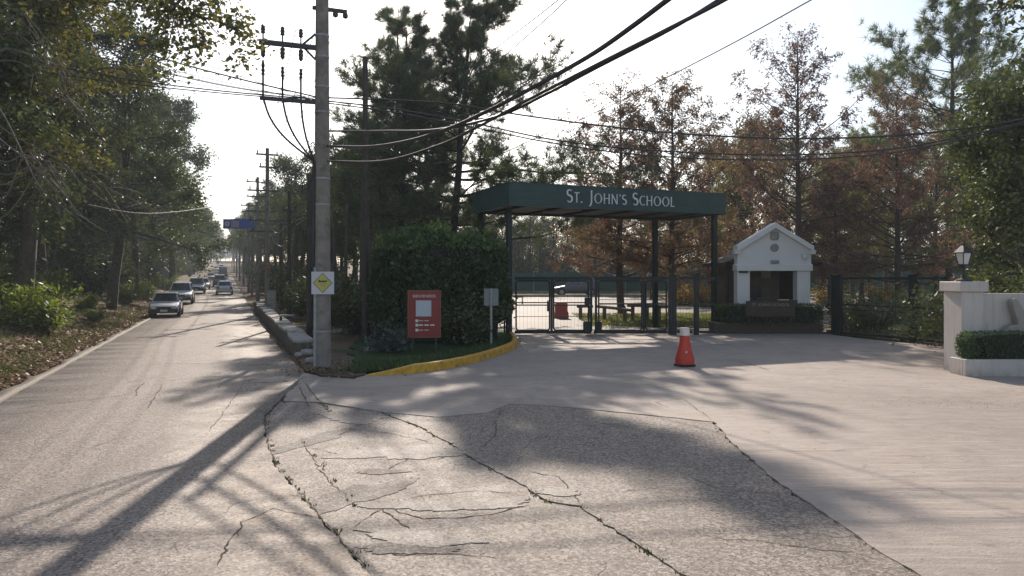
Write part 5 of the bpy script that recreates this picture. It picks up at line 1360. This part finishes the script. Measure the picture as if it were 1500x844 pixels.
mb = MB(); mb.tube([(0, -.09, -.05), (0, -.09, mz1+.01)], .042, 10); mb.build('post', M['galv'], mt)

# ================================================================== UTILITY POLES
MP = Vector((-4.81, 18.73, 0)); ZS = 18.73/FPX
def pz(py): return CAM_H+(HZ-py)*ZS
up_ = empty('utility_pole', MP, 0, 'tall grey concrete utility pole carrying the yellow diamond notice', 'utility pole')
mb = MB(); mb.lathe((0, 0, 0), [(.225, -.3), (.222, 0), (.205, 2.5), (.185, 5.5), (.165, 9), (.15, 11.6), (.10, 11.65)], 18); mb.build('shaft', M['pole_conc'], up_, True)
for py in (485, 300, 262, 165, 128, 84, 53):
    z_ = pz(py); rr = .222-.0065*z_
    mb = MB(); mb.lathe((0, 0, z_), [(rr, -.02), (rr+.012, -.02), (rr+.012, .02), (rr, .02)], 18); mb.build('band', M['galv'], up_)
aL = Vector((-RT[0], -RT[1], 0))
def arm(L0, L1, z0, z1, w_, name, mat='steel_dark'):
    a = aL*L0+Vector((0, 0, z0)); b = aL*L1+Vector((0, 0, z1)); mb = MB(); 
    d = (b-a); q = Vector((-aL.y, aL.x, 0))*w_/2; h = Vector((0, 0, w_/2))
    mb.loft([[a-q-h, a+q-h, a+q+h, a-q+h], [b-q-h, b+q-h, b+q+h, b-q+h]]); return mb.build(name, M[mat], up_)
zA = pz(70)
arm(.15, 1.52, zA-.02, zA-.02, .11, 'crossarm')
for dz in (-.32, .32):
    mb = MB(); mb.tube([aL*.17+Vector((0, 0, zA+dz)), aL*.50+Vector((0, 0, zA))], .03, 5); mb.build('brace', M['steel_dark'], up_)
zB = pz(151)
arm(.12, 1.50, zB, zB, .09, 'crossarm')
for k, Lp in enumerate((1.42, .96, .52)):
    o = aL*Lp
    mb = MB(); mb.lathe((o.x, o.y, zA+.05), [(.02, 0), (.02, .14), (.06, .16), (.045, .21), (.06, .24), (.045, .30), (.055, .33), (.02, .37)], 10); mb.build('pin_insulator', M['ceramic'], up_)
    mb = MB(); mb.lathe((o.x, o.y, zA-.10), [(.03, 0), (.065, -.04), (.05, -.1), (.065, -.14), (.05, -.2), (.06, -.24), (.02, -.30)], 10); mb.build('hanging_insulator', M['ceramic'], up_)
    mb = MB(); mb.tube([(o.x, o.y, zA-.38), (o.x, o.y, zB+.92-.12*k)], .006, 4); mb.build('jumper_wire', M['galv'], up_)
    mb = MB(); mb.lathe((o.x, o.y, zB+.02), [(.025, 0), (.025, .55), (.05, .56), (.03, .62), (.05, .66), (.03, .72), (.045, .78), (.02, .92-.12*k)], 8); mb.build('cable_terminal', M['black'], up_)
    e_ = Vector((-.17, -.12, pz(238))); a = o+Vector((0, 0, zB)); mb = MB()
    mid = a*.55+e_*.45+Vector((0, 0, -.30)); mb.tube(cat_rom([a, a*.85+e_*.15+Vector((0, 0, -.28)), mid, e_], 5), .026, 6); mb.build('drop_cable', M['cable'], up_)
mb = MB(); mb.tube([(-.17, -.13, pz(238)), (-.175, -.135, pz(300)), (-.19, -.13, pz(391))], .045, 8); mb.build('cable_riser', M['cable'], up_)
mb = MB(); mb.tube([(-.13, -.17, pz(392)), (-.13, -.18, pz(470)), (-.13, -.19, 0)], .04, 8); mb.build('conduit', M['galv'], up_)
arm(-.62, .24, pz(13), pz(13), .085, 'crossarm')
for Lp in (-.33, -.58):
    o = aL*Lp; mb = MB(); mb.lathe((o.x, o.y, pz(13)-.05), [(.06, 0), (.075, -.05), (.06, -.11), (.02, -.13)], 10); mb.build('hanging_insulator', M['ceramic'], up_)
# notice on the pole
ws = empty('pole_notice', (xat(472.5, 18.45), 18.47, pz(414.5)), 0, 'white square plate with yellow diamond warning fixed to the concrete pole', 'sign')
S_ = .565
MB().box((0, 0, 0), (S_, .012, S_), 0, .002).build('plate', M['sign_white'], ws)
MB().prism([(-.245, 0), (0, -.25), (.245, 0), (0, .25)], lambda u, v, w_: (u, -.012+w_, v), .005).build('diamond_border', M['ink'], ws)
MB().prism([(-.228, 0), (0, -.233), (.228, 0), (0, .233)], lambda u, v, w_: (u, -.016+w_, v), .005).build('diamond', M['yellow_sign'], ws)
mb = MB(); g = np.random.default_rng(3); x_ = -.105
for k, h in enumerate((.045, .058, .036, .034, .04, .034, .05, .036, .034, .052)):
    mb.box((x_+.011, -.018, .022+h/2), (.017, .004, h), 0); x_ += .0212
mb.box((0, -.0175, .026), (.20, .003, .012)); mb.build('bold_print', M['ink'], ws)
for z_, w_ in ((-.012, .16), (-.045, .12), (-.075, .14)): MB().box((.01, -.018, z_), (w_, .004, .010)).build('print_line', M['ink_brown'], ws)

def far_pole(t_, Y_, h, arms, label, mat='pole_conc', r0=.17, group=None, name='utility_pole'):
    x, y = tpos(t_, Y_); e = empty(name, (x, y, gz(x, y)-.03), 0, label, 'utility pole', group)
    mb = MB(); mb.lathe((0, 0, 0), [(r0, -.2), (r0*.65, h), (r0*.3, h+.02)], 10); mb.build('shaft', M[mat], e, True)
    for z_, l0, l1 in arms:
        a = aL*l0; b = aL*l1; mb = MB(); q = Vector((-aL.y, aL.x, 0))*.05; hh = Vector((0, 0, .05)); zz = Vector((0, 0, z_))
        mb.loft([[a-q-hh+zz, a+q-hh+zz, a+q+hh+zz, a-q+hh+zz], [b-q-hh+zz, b+q-hh+zz, b+q+hh+zz, b-q+hh+zz]]); mb.build('crossarm', M['steel_dark'], e)
        for u in (.08, .5, .92):
            if l1-l0 < .7 and u == .5: continue
            o = a*(1-u)+b*u; mb = MB(); mb.lathe((o.x, o.y, z_+.05), [(.02, 0), (.05, .05), (.04, .12), (.05, .16), (.02, .22)], 7); mb.build('pin_insulator', M['ceramic'], e)
    return e
far_pole(2.5, 47, 10.5, [(10.1, -.7, .7), (9.3, -.5, .5), (7.8, -.8, 1.2), (5.9, -1.4, 1.2), (5.2, -1.3, 1.1)], 'concrete utility pole with several crossarms beyond the roadside wall')
far_pole(2.5, 61, 10.4, [(10.0, -.6, .9), (8.8, -.9, .9), (7.6, -.9, 1.)], 'second concrete pole down the road with three crossarms')
far_pole(2.5, 84, 10.2, [(9.9, -.9, .9), (9.2, -.8, .8)], 'concrete pole beside the blue overhead sign')
for i, Y_ in enumerate((112, 142, 180, 230, 300)): far_pole(2.6, Y_, 9.8, [(9.4, -.9, .9), (8.5, -.8, .8)], 'hazy utility pole far along the right side of the road', group='far utility poles')
far_pole(2.85, 26.8, 6.1, [(5.4, -.3, .3)], 'short dark phone pole just left of the sign pole', 'pole_wood', .13, name='phone_pole')
far_pole(2.95, 36.5, 6.6, [(5.6, -.35, .35), (4.9, -.3, .3)], 'slim dark phone pole with looped cables over the shrubs', 'pole_wood', .12, name='phone_pole')
e = empty('phone_pole', (xat(535, 25.5), 25.5, .05), 0, 'tall dark wooden pole standing among the pines behind the hedge', 'utility pole')
h = zat(86, 25.5); mb = MB(); mb.lathe((0, 0, 0), [(.12, -.2), (.085, h), (.04, h+.03)], 10); mb.build('shaft', M['pole_wood'], e, True)
mb = MB(); mb.lathe((0, 0, zat(293, 25.5)), [(.12, -.03), (.125, .03), (.125, .06)], 10); mb.build('band', M['steel_dark'], e)
x, y = tpos(2.5, 46.6); o = MB().box((0, 0, 0), (.40, .06, .28), 0, .01).build('orange_plate', M['orange_sign'], None); o.location = (x, y, zat(391, 46.6)); tag(o, 'small orange plate fixed on the second utility pole', 'sign')

# ---- cables: pixel column meets a straight ground track, height from the pixel row
def cable(px_pts, a, b, r, label, group=None, mat='cable', n=8, name='overhead_cable'):
    a = Vector((a[0], a[1])); b = Vector((b[0], b[1])); d = b-a; pts = []
    for px, py in px_pts:
        k = (px-CX)/FPX; u = (k*a.y-a.x)/(d.x-k*d.y); q = a+d*u; pts.append((q.x, q.y, CAM_H-(py-HZ)/FPX*q.y))
    base = Vector(pts[0]); mb = MB(); mb.tube([p-base for p in cat_rom(pts, n)], r, 6)
    o = mb.build(name, M[mat], None, True); o.location = base; return tag(o, label, 'cable', group)
pp = (MP.x, MP.y)
RB = (12.5, -9.)                # pole behind the camera on the right
g1 = 'thick cables sweeping overhead to the right'
cable([(480, 214), (540, 215), (600, 206), (660, 187), (720, 160), (800, 118), (870, 78), (930, 36), (982, -3), (1060, -60)], (-4.62, 18.6), RB, .034, 'thick black cable bundle sweeping up over the driveway, leftmost of three', mat='cable')
cable([(478, 236), (560, 236), (640, 214), (700, 186), (780, 143), (880, 92), (980, 42), (1068, -4), (1150, -56)], (-4.62, 18.6), RB, .026, 'thick black cable sweeping over the driveway beneath the bundle')
cable([(482, 192), (560, 192), (640, 190), (730, 170), (800, 138), (880, 96), (980, 44), (1060, -4), (1140, -52)], (-4.62, 18.6), (12.8, -9.2), .024, 'black cable running beside the bundle over the driveway')
cable([(700, 242), (790, 200), (870, 166), (960, 122), (1080, 60), (1190, -1), (1280, -50)], (-2.6, 32.), (16, -2), .016, 'single thin wire rising steeply from the pines to the upper right')
cable([(560, 205), (620, 160), (700, 92), (790, 22), (830, -10)], (-5., 28), (2.4, 8), .010, 'thin wire passing in front of the pines, upper one', None, 'cable')
cable([(585, 212), (650, 160), (730, 90), (800, 28), (850, -20)], (-5., 28), (2.8, 8), .010, 'thin wire passing in front of the pines, lower one', None, 'cable')
cable([(-40, 86), (80, 108), (200, 124), (330, 137), (467, 148)], pp, (-23, 24.5), .015, 'black cable coming from the left trees to the pole, close above the lowest')
cable([(-40, 36), (100, 72), (220, 102), (340, 128), (467, 146)], pp, (-22.5, 24.2), .012, 'black cable coming from the left trees to the pole, second from top')
for k, (ya, yb) in enumerate(((-30, 60), (10, 88), (48, 104), (120, 140))):
    cable([(-40, ya), (90, ya+(yb-ya)*.45), (230, yb+8), (350, (yb+150)/2+6), (467, 149)], pp, (-21-k*.8, 25+k*1.5), .008, 'thin wire fanning out from the pole into the left-hand wood', 'thin wires fanning left from the pole')
RR = (17.5, 14.5)
cable([(470, 143), (560, 146), (660, 152), (760, 168), (880, 184), (1000, 196), (1150, 203), (1290, 200), (1400, 190), (1510, 172), (1700, 130)], pp, RR, .020, 'black phone cable crossing above the canopy, uppermost of three')
cable([(470, 147), (580, 160), (700, 182), (800, 203), (900, 216), (1020, 224), (1150, 227), (1290, 220), (1400, 202), (1510, 176), (1700, 120)], pp, RR, .018, 'black phone cable crossing above the canopy, middle one')
cable([(472, 150), (580, 165), (700, 188), (800, 208), (900, 223), (1020, 232), (1150, 234), (1290, 226), (1400, 206), (1510, 178), (1700, 124)], pp, RR, .016, 'black phone cable crossing above the canopy, lowest one')
LP = (-22., 24.)
cable([(-40, 12), (60, 30), (150, 58), (260, 92), (360, 118), (467, 143)], pp, LP, .019, 'black cable coming from the left trees to the pole, uppermost one')
cable([(-40, 64), (80, 96), (200, 118), (330, 134), (467, 146)], pp, LP, .017, 'black cable coming from the left trees to the pole, lowest one')
cable([(60, 40), (200, 92), (270, 112), (360, 130), (467, 144)], pp, (-30, 40), .009, 'thin wire slanting from the left wood to the pole')
cable([(130, 300), (200, 312), (260, 310), (330, 300), (395, 292)], (-14.5, 16.), tpos(2.5, 47), .006, 'low thin service wire reaching across the road to the far pole')
for i, (t_, z_) in enumerate(((1.9, 9.2), (2.5, 9.6), (3.1, 9.2))):
    a = Vector((*tr(t_, 20.1), z_+.2)); pts = []
    for s_, zz in ((19.2, 8.5 if i == 0 else 8.5), (33, 8.6), (50.2, 8.0+.0)):
        c = tr(2.1+(i-1)*.45, s_); pts.append(Vector((c[0], c[1], zz+float(P(c[1])) - (.55 if s_ == 33 else 0)+(1.2 if s_ == 50.2 else 0))))
    mb = MB(); mb.tube([p-pts[0] for p in cat_rom(pts, 8)], .010, 5); o = mb.build('overhead_cable', M['cable'], None); o.location = pts[0]; tag(o, 'thin power wire strung along the road to the next concrete pole', 'cable', 'power wires along the road')
for i, (t_, z_) in enumerate(((1.7, 9.9), (2.5, 10.2), (3.3, 9.9), (2.2, 7.6))):
    pts = []
    for k in range(9):
        Y_ = 47+(230-47)*k/8; x, y = tpos(t_, Y_); pts.append(Vector((x, y, float(P(Y_))+z_-.45*(k % 2))))
    mb = MB(); mb.tube([p-pts[0] for p in cat_rom(pts, 4)], .014, 4); o = mb.build('overhead_cable', M['cable'], None); o.location = pts[0]; tag(o, 'wire strung between the receding concrete poles', 'cable', 'wires between far poles')
g3 = 'looped slack cables on the phone pole'
for i, pts in enumerate([[(396, 330), (402, 340), (410, 340), (419, 330), (445, 318)], [(396, 342), (402, 354), (411, 361), (421, 357), (424, 352)], [(420, 332), (437, 328), (450, 318)]]):
    mb = MB(); Q = [at(px, py, 37.5) for px, py in pts]; mb.tube([q-Q[0] for q in cat_rom(Q, 6)], .022, 5); o = mb.build('slack_cable', M['cable_grey'], None); o.location = Q[0]; tag(o, 'pale slack cable loop hanging at the slim phone pole', 'cable', g3)

# ================================================================== SIGNS ALONG THE ROAD
BY = 75
bs = empty('overhead_billboard', (xat(368, BY), BY, float(P(BY))), 0, 'blue rectangular overhead sign on a tall grey post far down the road', 'sign')
def bx_(px): return xat(px, BY)-bs.location.x
bz = bs.location.z
mb = MB(); mb.tube([(0, .2, -.2), (0, .2, zat(321, BY)-bz)], .11, 10); mb.build('post', M['pole_conc'], bs)
zc, hh = (zat(321, BY)+zat(335, BY))/2-bz, zat(321, BY)-zat(335, BY)
MB().box(((bx_(327)+bx_(353))/2, 0, zc), (bx_(352.5)-bx_(327), .2, hh), 0, .01).build('left_panel', M['blue_sign'], bs)
MB().box(((bx_(353)+bx_(373))/2, 0, zc), (bx_(373)-bx_(353), .2, hh), 0, .01).build('right_panel', M['blue_sign2'], bs)
MB().box((bx_(345), -.108, zc-.03), (.85, .012, hh*.7)).build('print_block', M['mauve_sign'], bs)
mb = MB(); mb.lathe((bx_(333.5), -.11, zc), [(.26, .01), (.26, -.005), (.12, -.006), (.11, .01)], 16, 'y'); mb.build('round_mark', M['sign_white'], bs)
DY = 55.; x, y = tpos(-4.3, DY); x = xat(241, DY)
ds = empty('road_sign', (x, DY, gz(x, DY)), 0, 'grey back of a diamond road sign on the left verge', 'sign')
zc = zat(398, DY)-ds.location.z
mb = MB(); mb.tube([(0, .04, -.2), (0, .04, zc+.25)], .035, 8); mb.build('post', M['galv'], ds)
MB().prism([(-.38, 0), (0, -.38), (.38, 0), (0, .38)], lambda u, v, w_: (u, w_-.02, v+zc), .012).build('plate', M['galv'], ds)
# meter posts and little slab bench by the wall
for i, px in enumerate((395, 401)):
    Y_ = 44; x = xat(px, Y_); mb = MB(); mb.box((0, 0, .75), (.26, .22, 1.6), .1, .02); o = mb.build('meter_post', M['stone'], None); o.location = (x, Y_, 0); tag(o, 'grey concrete meter post behind the roadside wall', 'post', 'meter posts')
Y_ = 30.5; e = empty('slab_bench', (xat(418, Y_), Y_, .02), rzr+R(90), 'small bench with pale slab on a dark post behind the wall', 'bench')
MB().box((-.05, 0, .72), (.55, .34, .07), 0, .01).build('seat_slab', M['stone'], e); MB().box((.18, 0, .33), (.1, .14, .72)).build('leg', M['steel_dark'], e); MB().box((-.2, 0, .33), (.1, .14, .72)).build('leg', M['stone2'], e)

# ================================================================== BEYOND THE GATE
fb = empty('screen_fence', (0, 84.5, 0), 0, 'long dark green windscreen fence closing the far side of the car park', 'fence')
x0, x1 = -8., 62.
npn = 20
for k in range(npn):
    a = x0+(x1-x0)*k/npn; b = x0+(x1-x0)*(k+1)/npn; z_ = float(P(84.5))
    MB().box(((a+b)/2, .02*((k % 2)-.5), z_+1.25), (b-a-.06, .03, 2.1)).build('screen_panel', M['green_screen'], fb)
    MB().box((a, .05, z_+1.2), (.09, .09, 2.5)).build('post', M['galv' if k % 3 == 0 else 'gate'], fb)
kb = MB(); 
kb.box((20, 73.0, float(P(73))+.09), (72, .25, .2)); tag(kb.build('lit_ground_strip', M['stone'], None), 'pale kerb along the far edge of the car park', 'kerb')  # pale bar stands in for a band of sunlit ground
for i, (p0, p1, y0_, y1_, lab) in enumerate([((876, 449), (926, 455), 40, 37, 'slanting log rail behind the gate centre'), ((920, 447.5), (955, 448.5), 38.5, 37, 'log rail ending left of the rear canopy post'), ((959, 449), (990, 450), 36.5, 36, 'log rail right of the rear canopy post'), ((846, 449), (868, 449), 41, 40.4, 'short log rail beside the red plastic barrier')]):
    a = at(*p0, y0_); b = at(*p1, y1_); e = empty('log_rail', (a.x, a.y, 0), 0, lab, 'rail'); d = b-a
    mb = MB(); mb.tube([(0, 0, a.z), (d.x*.5, d.y*.5, (a.z+b.z)/2+.01), (d.x, d.y, b.z)], [.085, .08, .075], 9); mb.build('log', M['log'], e)
    for u in (.2, .8): 
        zt = a.z*(1-u)+b.z*u; mb = MB(); mb.tube([(d.x*u, d.y*u, -.1), (d.x*u, d.y*u, zt-.05)], .10, 9); mb.build('log_post', M['log'], e)

# ================================================================== VEHICLES
def make_car(name, label, body_mat, kind='sedan', group=None, low_mat=None):
    L, W, Hh = {'sedan': (4.3, 1.66, 1.40), 'hatch': (3.9, 1.66, 1.45), 'suv': (4.6, 1.82, 1.72), 'pickup': (4.9, 1.78, 1.72), 'van': (5.6, 2.1, 2.6)}[kind]
    e = empty(name, (0, 0, 0), 0, label, 'truck' if kind == 'van' else 'car', group)
    hw = W/2; x0, x1 = -L/2, L/2; gc = .20 if kind in ('sedan', 'hatch') else .28
    bl = {'sedan': .90, 'hatch': .93, 'suv': 1.06, 'pickup': 1.04, 'van': 1.1}[kind]; hood = bl-(.10 if kind != 'van' else 0)
    st = [(x0, .90, gc+.22, bl-.16), (x0+.06, .96, gc+.10, bl-.04), (x0+.4, 1., gc+.02, bl), (x0+1.0, 1., gc, bl+.01), (0, 1., gc, bl), (x1-1.35, 1., gc, bl-.01), (x1-1.1, .995, gc, hood+.04), (x1-.5, .97, gc+.02, hood-.06), (x1-.12, .92, gc+.06, hood-.15), (x1-.02, .86, gc+.14, hood-.22)]
    secs = []
    for x_, f, zb, zt in st:
        w_ = hw*f; q = [(w_*.86, zb), (w_*.97, zb+.10), (w_, zb+.28), (w_*.985, zt-.14), (w_*.93, zt-.02), (w_*.80, zt+.015)]
        secs.append([(x_, yy, zz) for yy, zz in q]+[(x_, -yy, zz) for yy, zz in q[::-1]])
    MB().loft(secs).build('body', M[body_mat], e, True)
    cr, cf, tr_, tf = {'sedan': (x0+.62, x1-1.18, x0+1.15, x1-1.82), 'hatch': (x0+.10, x1-1.05, x0+.45, x1-1.72), 'suv': (x0+.08, x1-1.15, x0+.38, x1-1.78), 'pickup': (x0+1.55, x1-1.15, x0+1.75, x1-1.75), 'van': (x0+.05, x1-.75, x0+.08, x1-1.2)}[kind]
    zb, zt = bl-.03, Hh; wb, wt = hw*.90, hw*(.70 if kind != 'van' else .86)
    def cab(u, v, s_):   # u along 0..1, v up 0..1, s side
        return Vector(((cr+(cf-cr)*u)*(1-v)+(tr_+(tf-tr_)*u)*v, s_*(wb*(1-v)+wt*v), zb+(zt-zb)*v))
    secs = []
    for v, k in ((0, 1), (.55, 1.01), (.9, 1.), (.985, .96), (1., .88)):
        a, b, c, d = cab(0, min(v, 1), -1), cab(1, v, -1), cab(1, v, 1), cab(0, v, 1); m = (a+b+c+d)/4
        secs.append([m+(p-m)*k+Vector((0, 0, 0 if k >= .9 else 0)) for p in (a, b, c, d)])
    cabin = MB().loft(secs).build('cabin', M[body_mat], e, False)
    def pane(name, pts, off):
        mb = MB(); n_ = (pts[1]-pts[0]).cross(pts[3]-pts[0]).normalized()*off
        mb.add([p+n_ for p in pts]+[p+n_*.1 for p in pts], [(0, 1, 2, 3), (7, 6, 5, 4), (0, 4, 5, 1), (1, 5, 6, 2), (2, 6, 7, 3), (3, 7, 4, 0)]); return mb.build(name, M['glass'], e)
    def q4(u, v, s_): return cab(u, v, s_)
    f_ = lambda v, y: Vector((cab(1, v, 1).x, (wb*(1-v)+wt*v)*y, cab(1, v, 1).z)); r__ = lambda v, y: Vector((cab(0, v, 1).x, (wb*(1-v)+wt*v)*y, cab(0, v, 1).z))
    pane('windscreen', [f_(.08, -.9), f_(.08, .9), f_(.88, .88), f_(.88, -.88)], .02)
    if kind != 'van': pane('rear_window', [r__(.14, .86), r__(.14, -.86), r__(.86, -.84), r__(.86, .84)], .02)
    spans = ((.54, .93), (.10, .50)) if kind in ('sedan', 'hatch', 'suv') else ((.2, .9),) if kind == 'pickup' else ((.80, .96),)
    for s_ in (-1, 1):
        for a, b in spans:
            pts = [q4(a, .12, s_), q4(b, .12, s_), q4(b-.02, .86, s_), q4(a+.02, .86, s_)]
            if s_ > 0: pts = pts[::-1]
            pane('side_window', pts, .018)
    if kind == 'pickup':
        MB().box((x0+.80, 0, bl+.03), (1.45, W*.82, .06), 0, .01).build('bed_cover', M['bumper'], e)
    rw = .31 if kind in ('sedan', 'hatch') else .37
    for xw in (x0+.78, x1-.82):
        for s_ in (-1, 1):
            mb = MB(); mb.lathe((xw, s_*(hw+.0), rw+.03), [(rw+.07, -.01), (rw+.07, .006)], 20, 'y'); mb.build('wheel_arch', M['black'], e)
            mb = MB(); mb.lathe((xw, s_*(hw-.075), rw), [(rw*.9, -.1), (rw, -.07), (rw, .07), (rw*.9, .1)], 20, 'y'); t = mb.build('wheel', M['tyre'], e, True)
            mb = MB(); mb.lathe((xw, s_*(hw+.03), rw), [(rw*.62, -.012), (rw*.62, .004), (rw*.2, .01)] if s_ > 0 else [(rw*.2, -.01), (rw*.62, -.004), (rw*.62, .012)], 14, 'y'); mb.build('rim', M['rim'], t)
    zl = hood-.26
    MB().box((x1-.04, 0, gc+.20), (.2, W*.90, .20), 0, .05).build('front_bumper', M[low_mat or 'bumper'], e)
    MB().box((x0+.04, 0, gc+.24), (.2, W*.92, .20), 0, .05).build('rear_bumper', M[low_mat or 'bumper'], e)
    MB().box((x1-.03, 0, zl), (.06, W*.42, .15), 0, .01).build('grille', M['black'], e)
    MB().box((x1+.065, 0, gc+.20), (.012, .38, .13)).build('number_plate', M['plate'], e); MB().box((x0-.065, 0, gc+.45), (.03, .38, .13)).build('number_plate', M['plate'], e)
    for s_ in (-1, 1):
        MB().box((x1-.06, s_*hw*.64, zl+.01), (.12, .30, .16), -s_*.15, .03).build('headlight', M['headlamp'], e)
        MB().box((x0+.05, s_*hw*.76, bl-.22), (.12, .22, .22 if kind != 'hatch' else .34), 0, .03).build('tail_light', M['taillamp'], e)
        MB().box((cf-.25, s_*(hw+.05), bl+.06), (.1, .16, .11), 0, .03).build('wing_mirror', M['black'], e)
    return e
def park(e, px, Y_, heading, t_=None):
    x = xat(px, Y_) if px is not None else tpos(t_, Y_)[0]
    sl = float(P(Y_+1)-P(Y_-1))/2*abs(math.sin(heading))
    e.location = (x, Y_, float(P(Y_))+.008); e.rotation_euler = (0, -sl if math.sin(heading) > 0 else sl, heading); return e
HR = math.atan2(RS[1], RS[0]); HO = HR+math.pi
sedan = park(make_car('car', 'silver sedan with dark front, first of the oncoming queue', 'paint_silver', 'sedan'), 244, 44.6, HO)
suv = park(make_car('car', 'silver estate car with pale bonnet second in the oncoming queue', 'paint_white', 'suv', low_mat='bumper'), 266, 60.5, HO)
pick_ = park(make_car('car', 'grey pickup third in the oncoming queue', 'paint_silver', 'pickup'), 288, 82.5, HO)
hatch = park(make_car('car', 'white hatchback seen from behind driving away', 'paint_white', 'hatch', low_mat='paint_white'), 329, 79.5, HR)
dsuv = park(make_car('car', 'dark off-roader with light roof ahead of the white hatchback', 'paint_grey', 'suv'), 322, 106, HR)
van = park(make_car('truck', 'boxy truck ahead of the dark off-roader', 'paint_grey', 'van'), 326.5, 175, HR)
def cc(src, px, Y_, hd, lab, group=None):
    c = copy_tree(src); c['label'] = lab
    if group: c['group'] = group
    return park(c, px, Y_, hd)
cc(hatch, 297.5, 96, HO, 'white car tucked behind the grey pickup')
cc(sedan, 309, 150, HO, 'pale sedan following at a distance down the road')
for i, (px, Y_, hd, s) in enumerate([(316.5, 270, HO, sedan), (324.5, 290, HR, suv), (320.5, 400, HO, hatch), (325, 430, HR, sedan)]): cc(s, px, Y_, hd, 'tiny hazy car far along the road', 'far cars on the road')
lot = make_car('car', 'dark off-road car parked side-on beyond the gate', 'paint_navy', 'suv'); park(lot, 843, 76, math.pi); lot.location.z = float(P(76))+.01; lot.rotation_euler[1] = 0

# ================================================================== HAZE
hb = MB().box((0, 560, 39.5), (2800, 1360, 83))
hm = NT('haze'); pv = hm.n('ShaderNodeVolumePrincipled'); pv.inputs['Color'].default_value = (.80, .90, 1, 1); pv.inputs['Density'].default_value = .00055; pv.inputs['Anisotropy'].default_value = .2
hm.l(pv.outputs[0], hm.out.inputs['Volume'])
hz_o = tag(hb.build('haze', hm.m, None), 'thin bright morning haze filling the whole street', 'haze', kind='stuff')
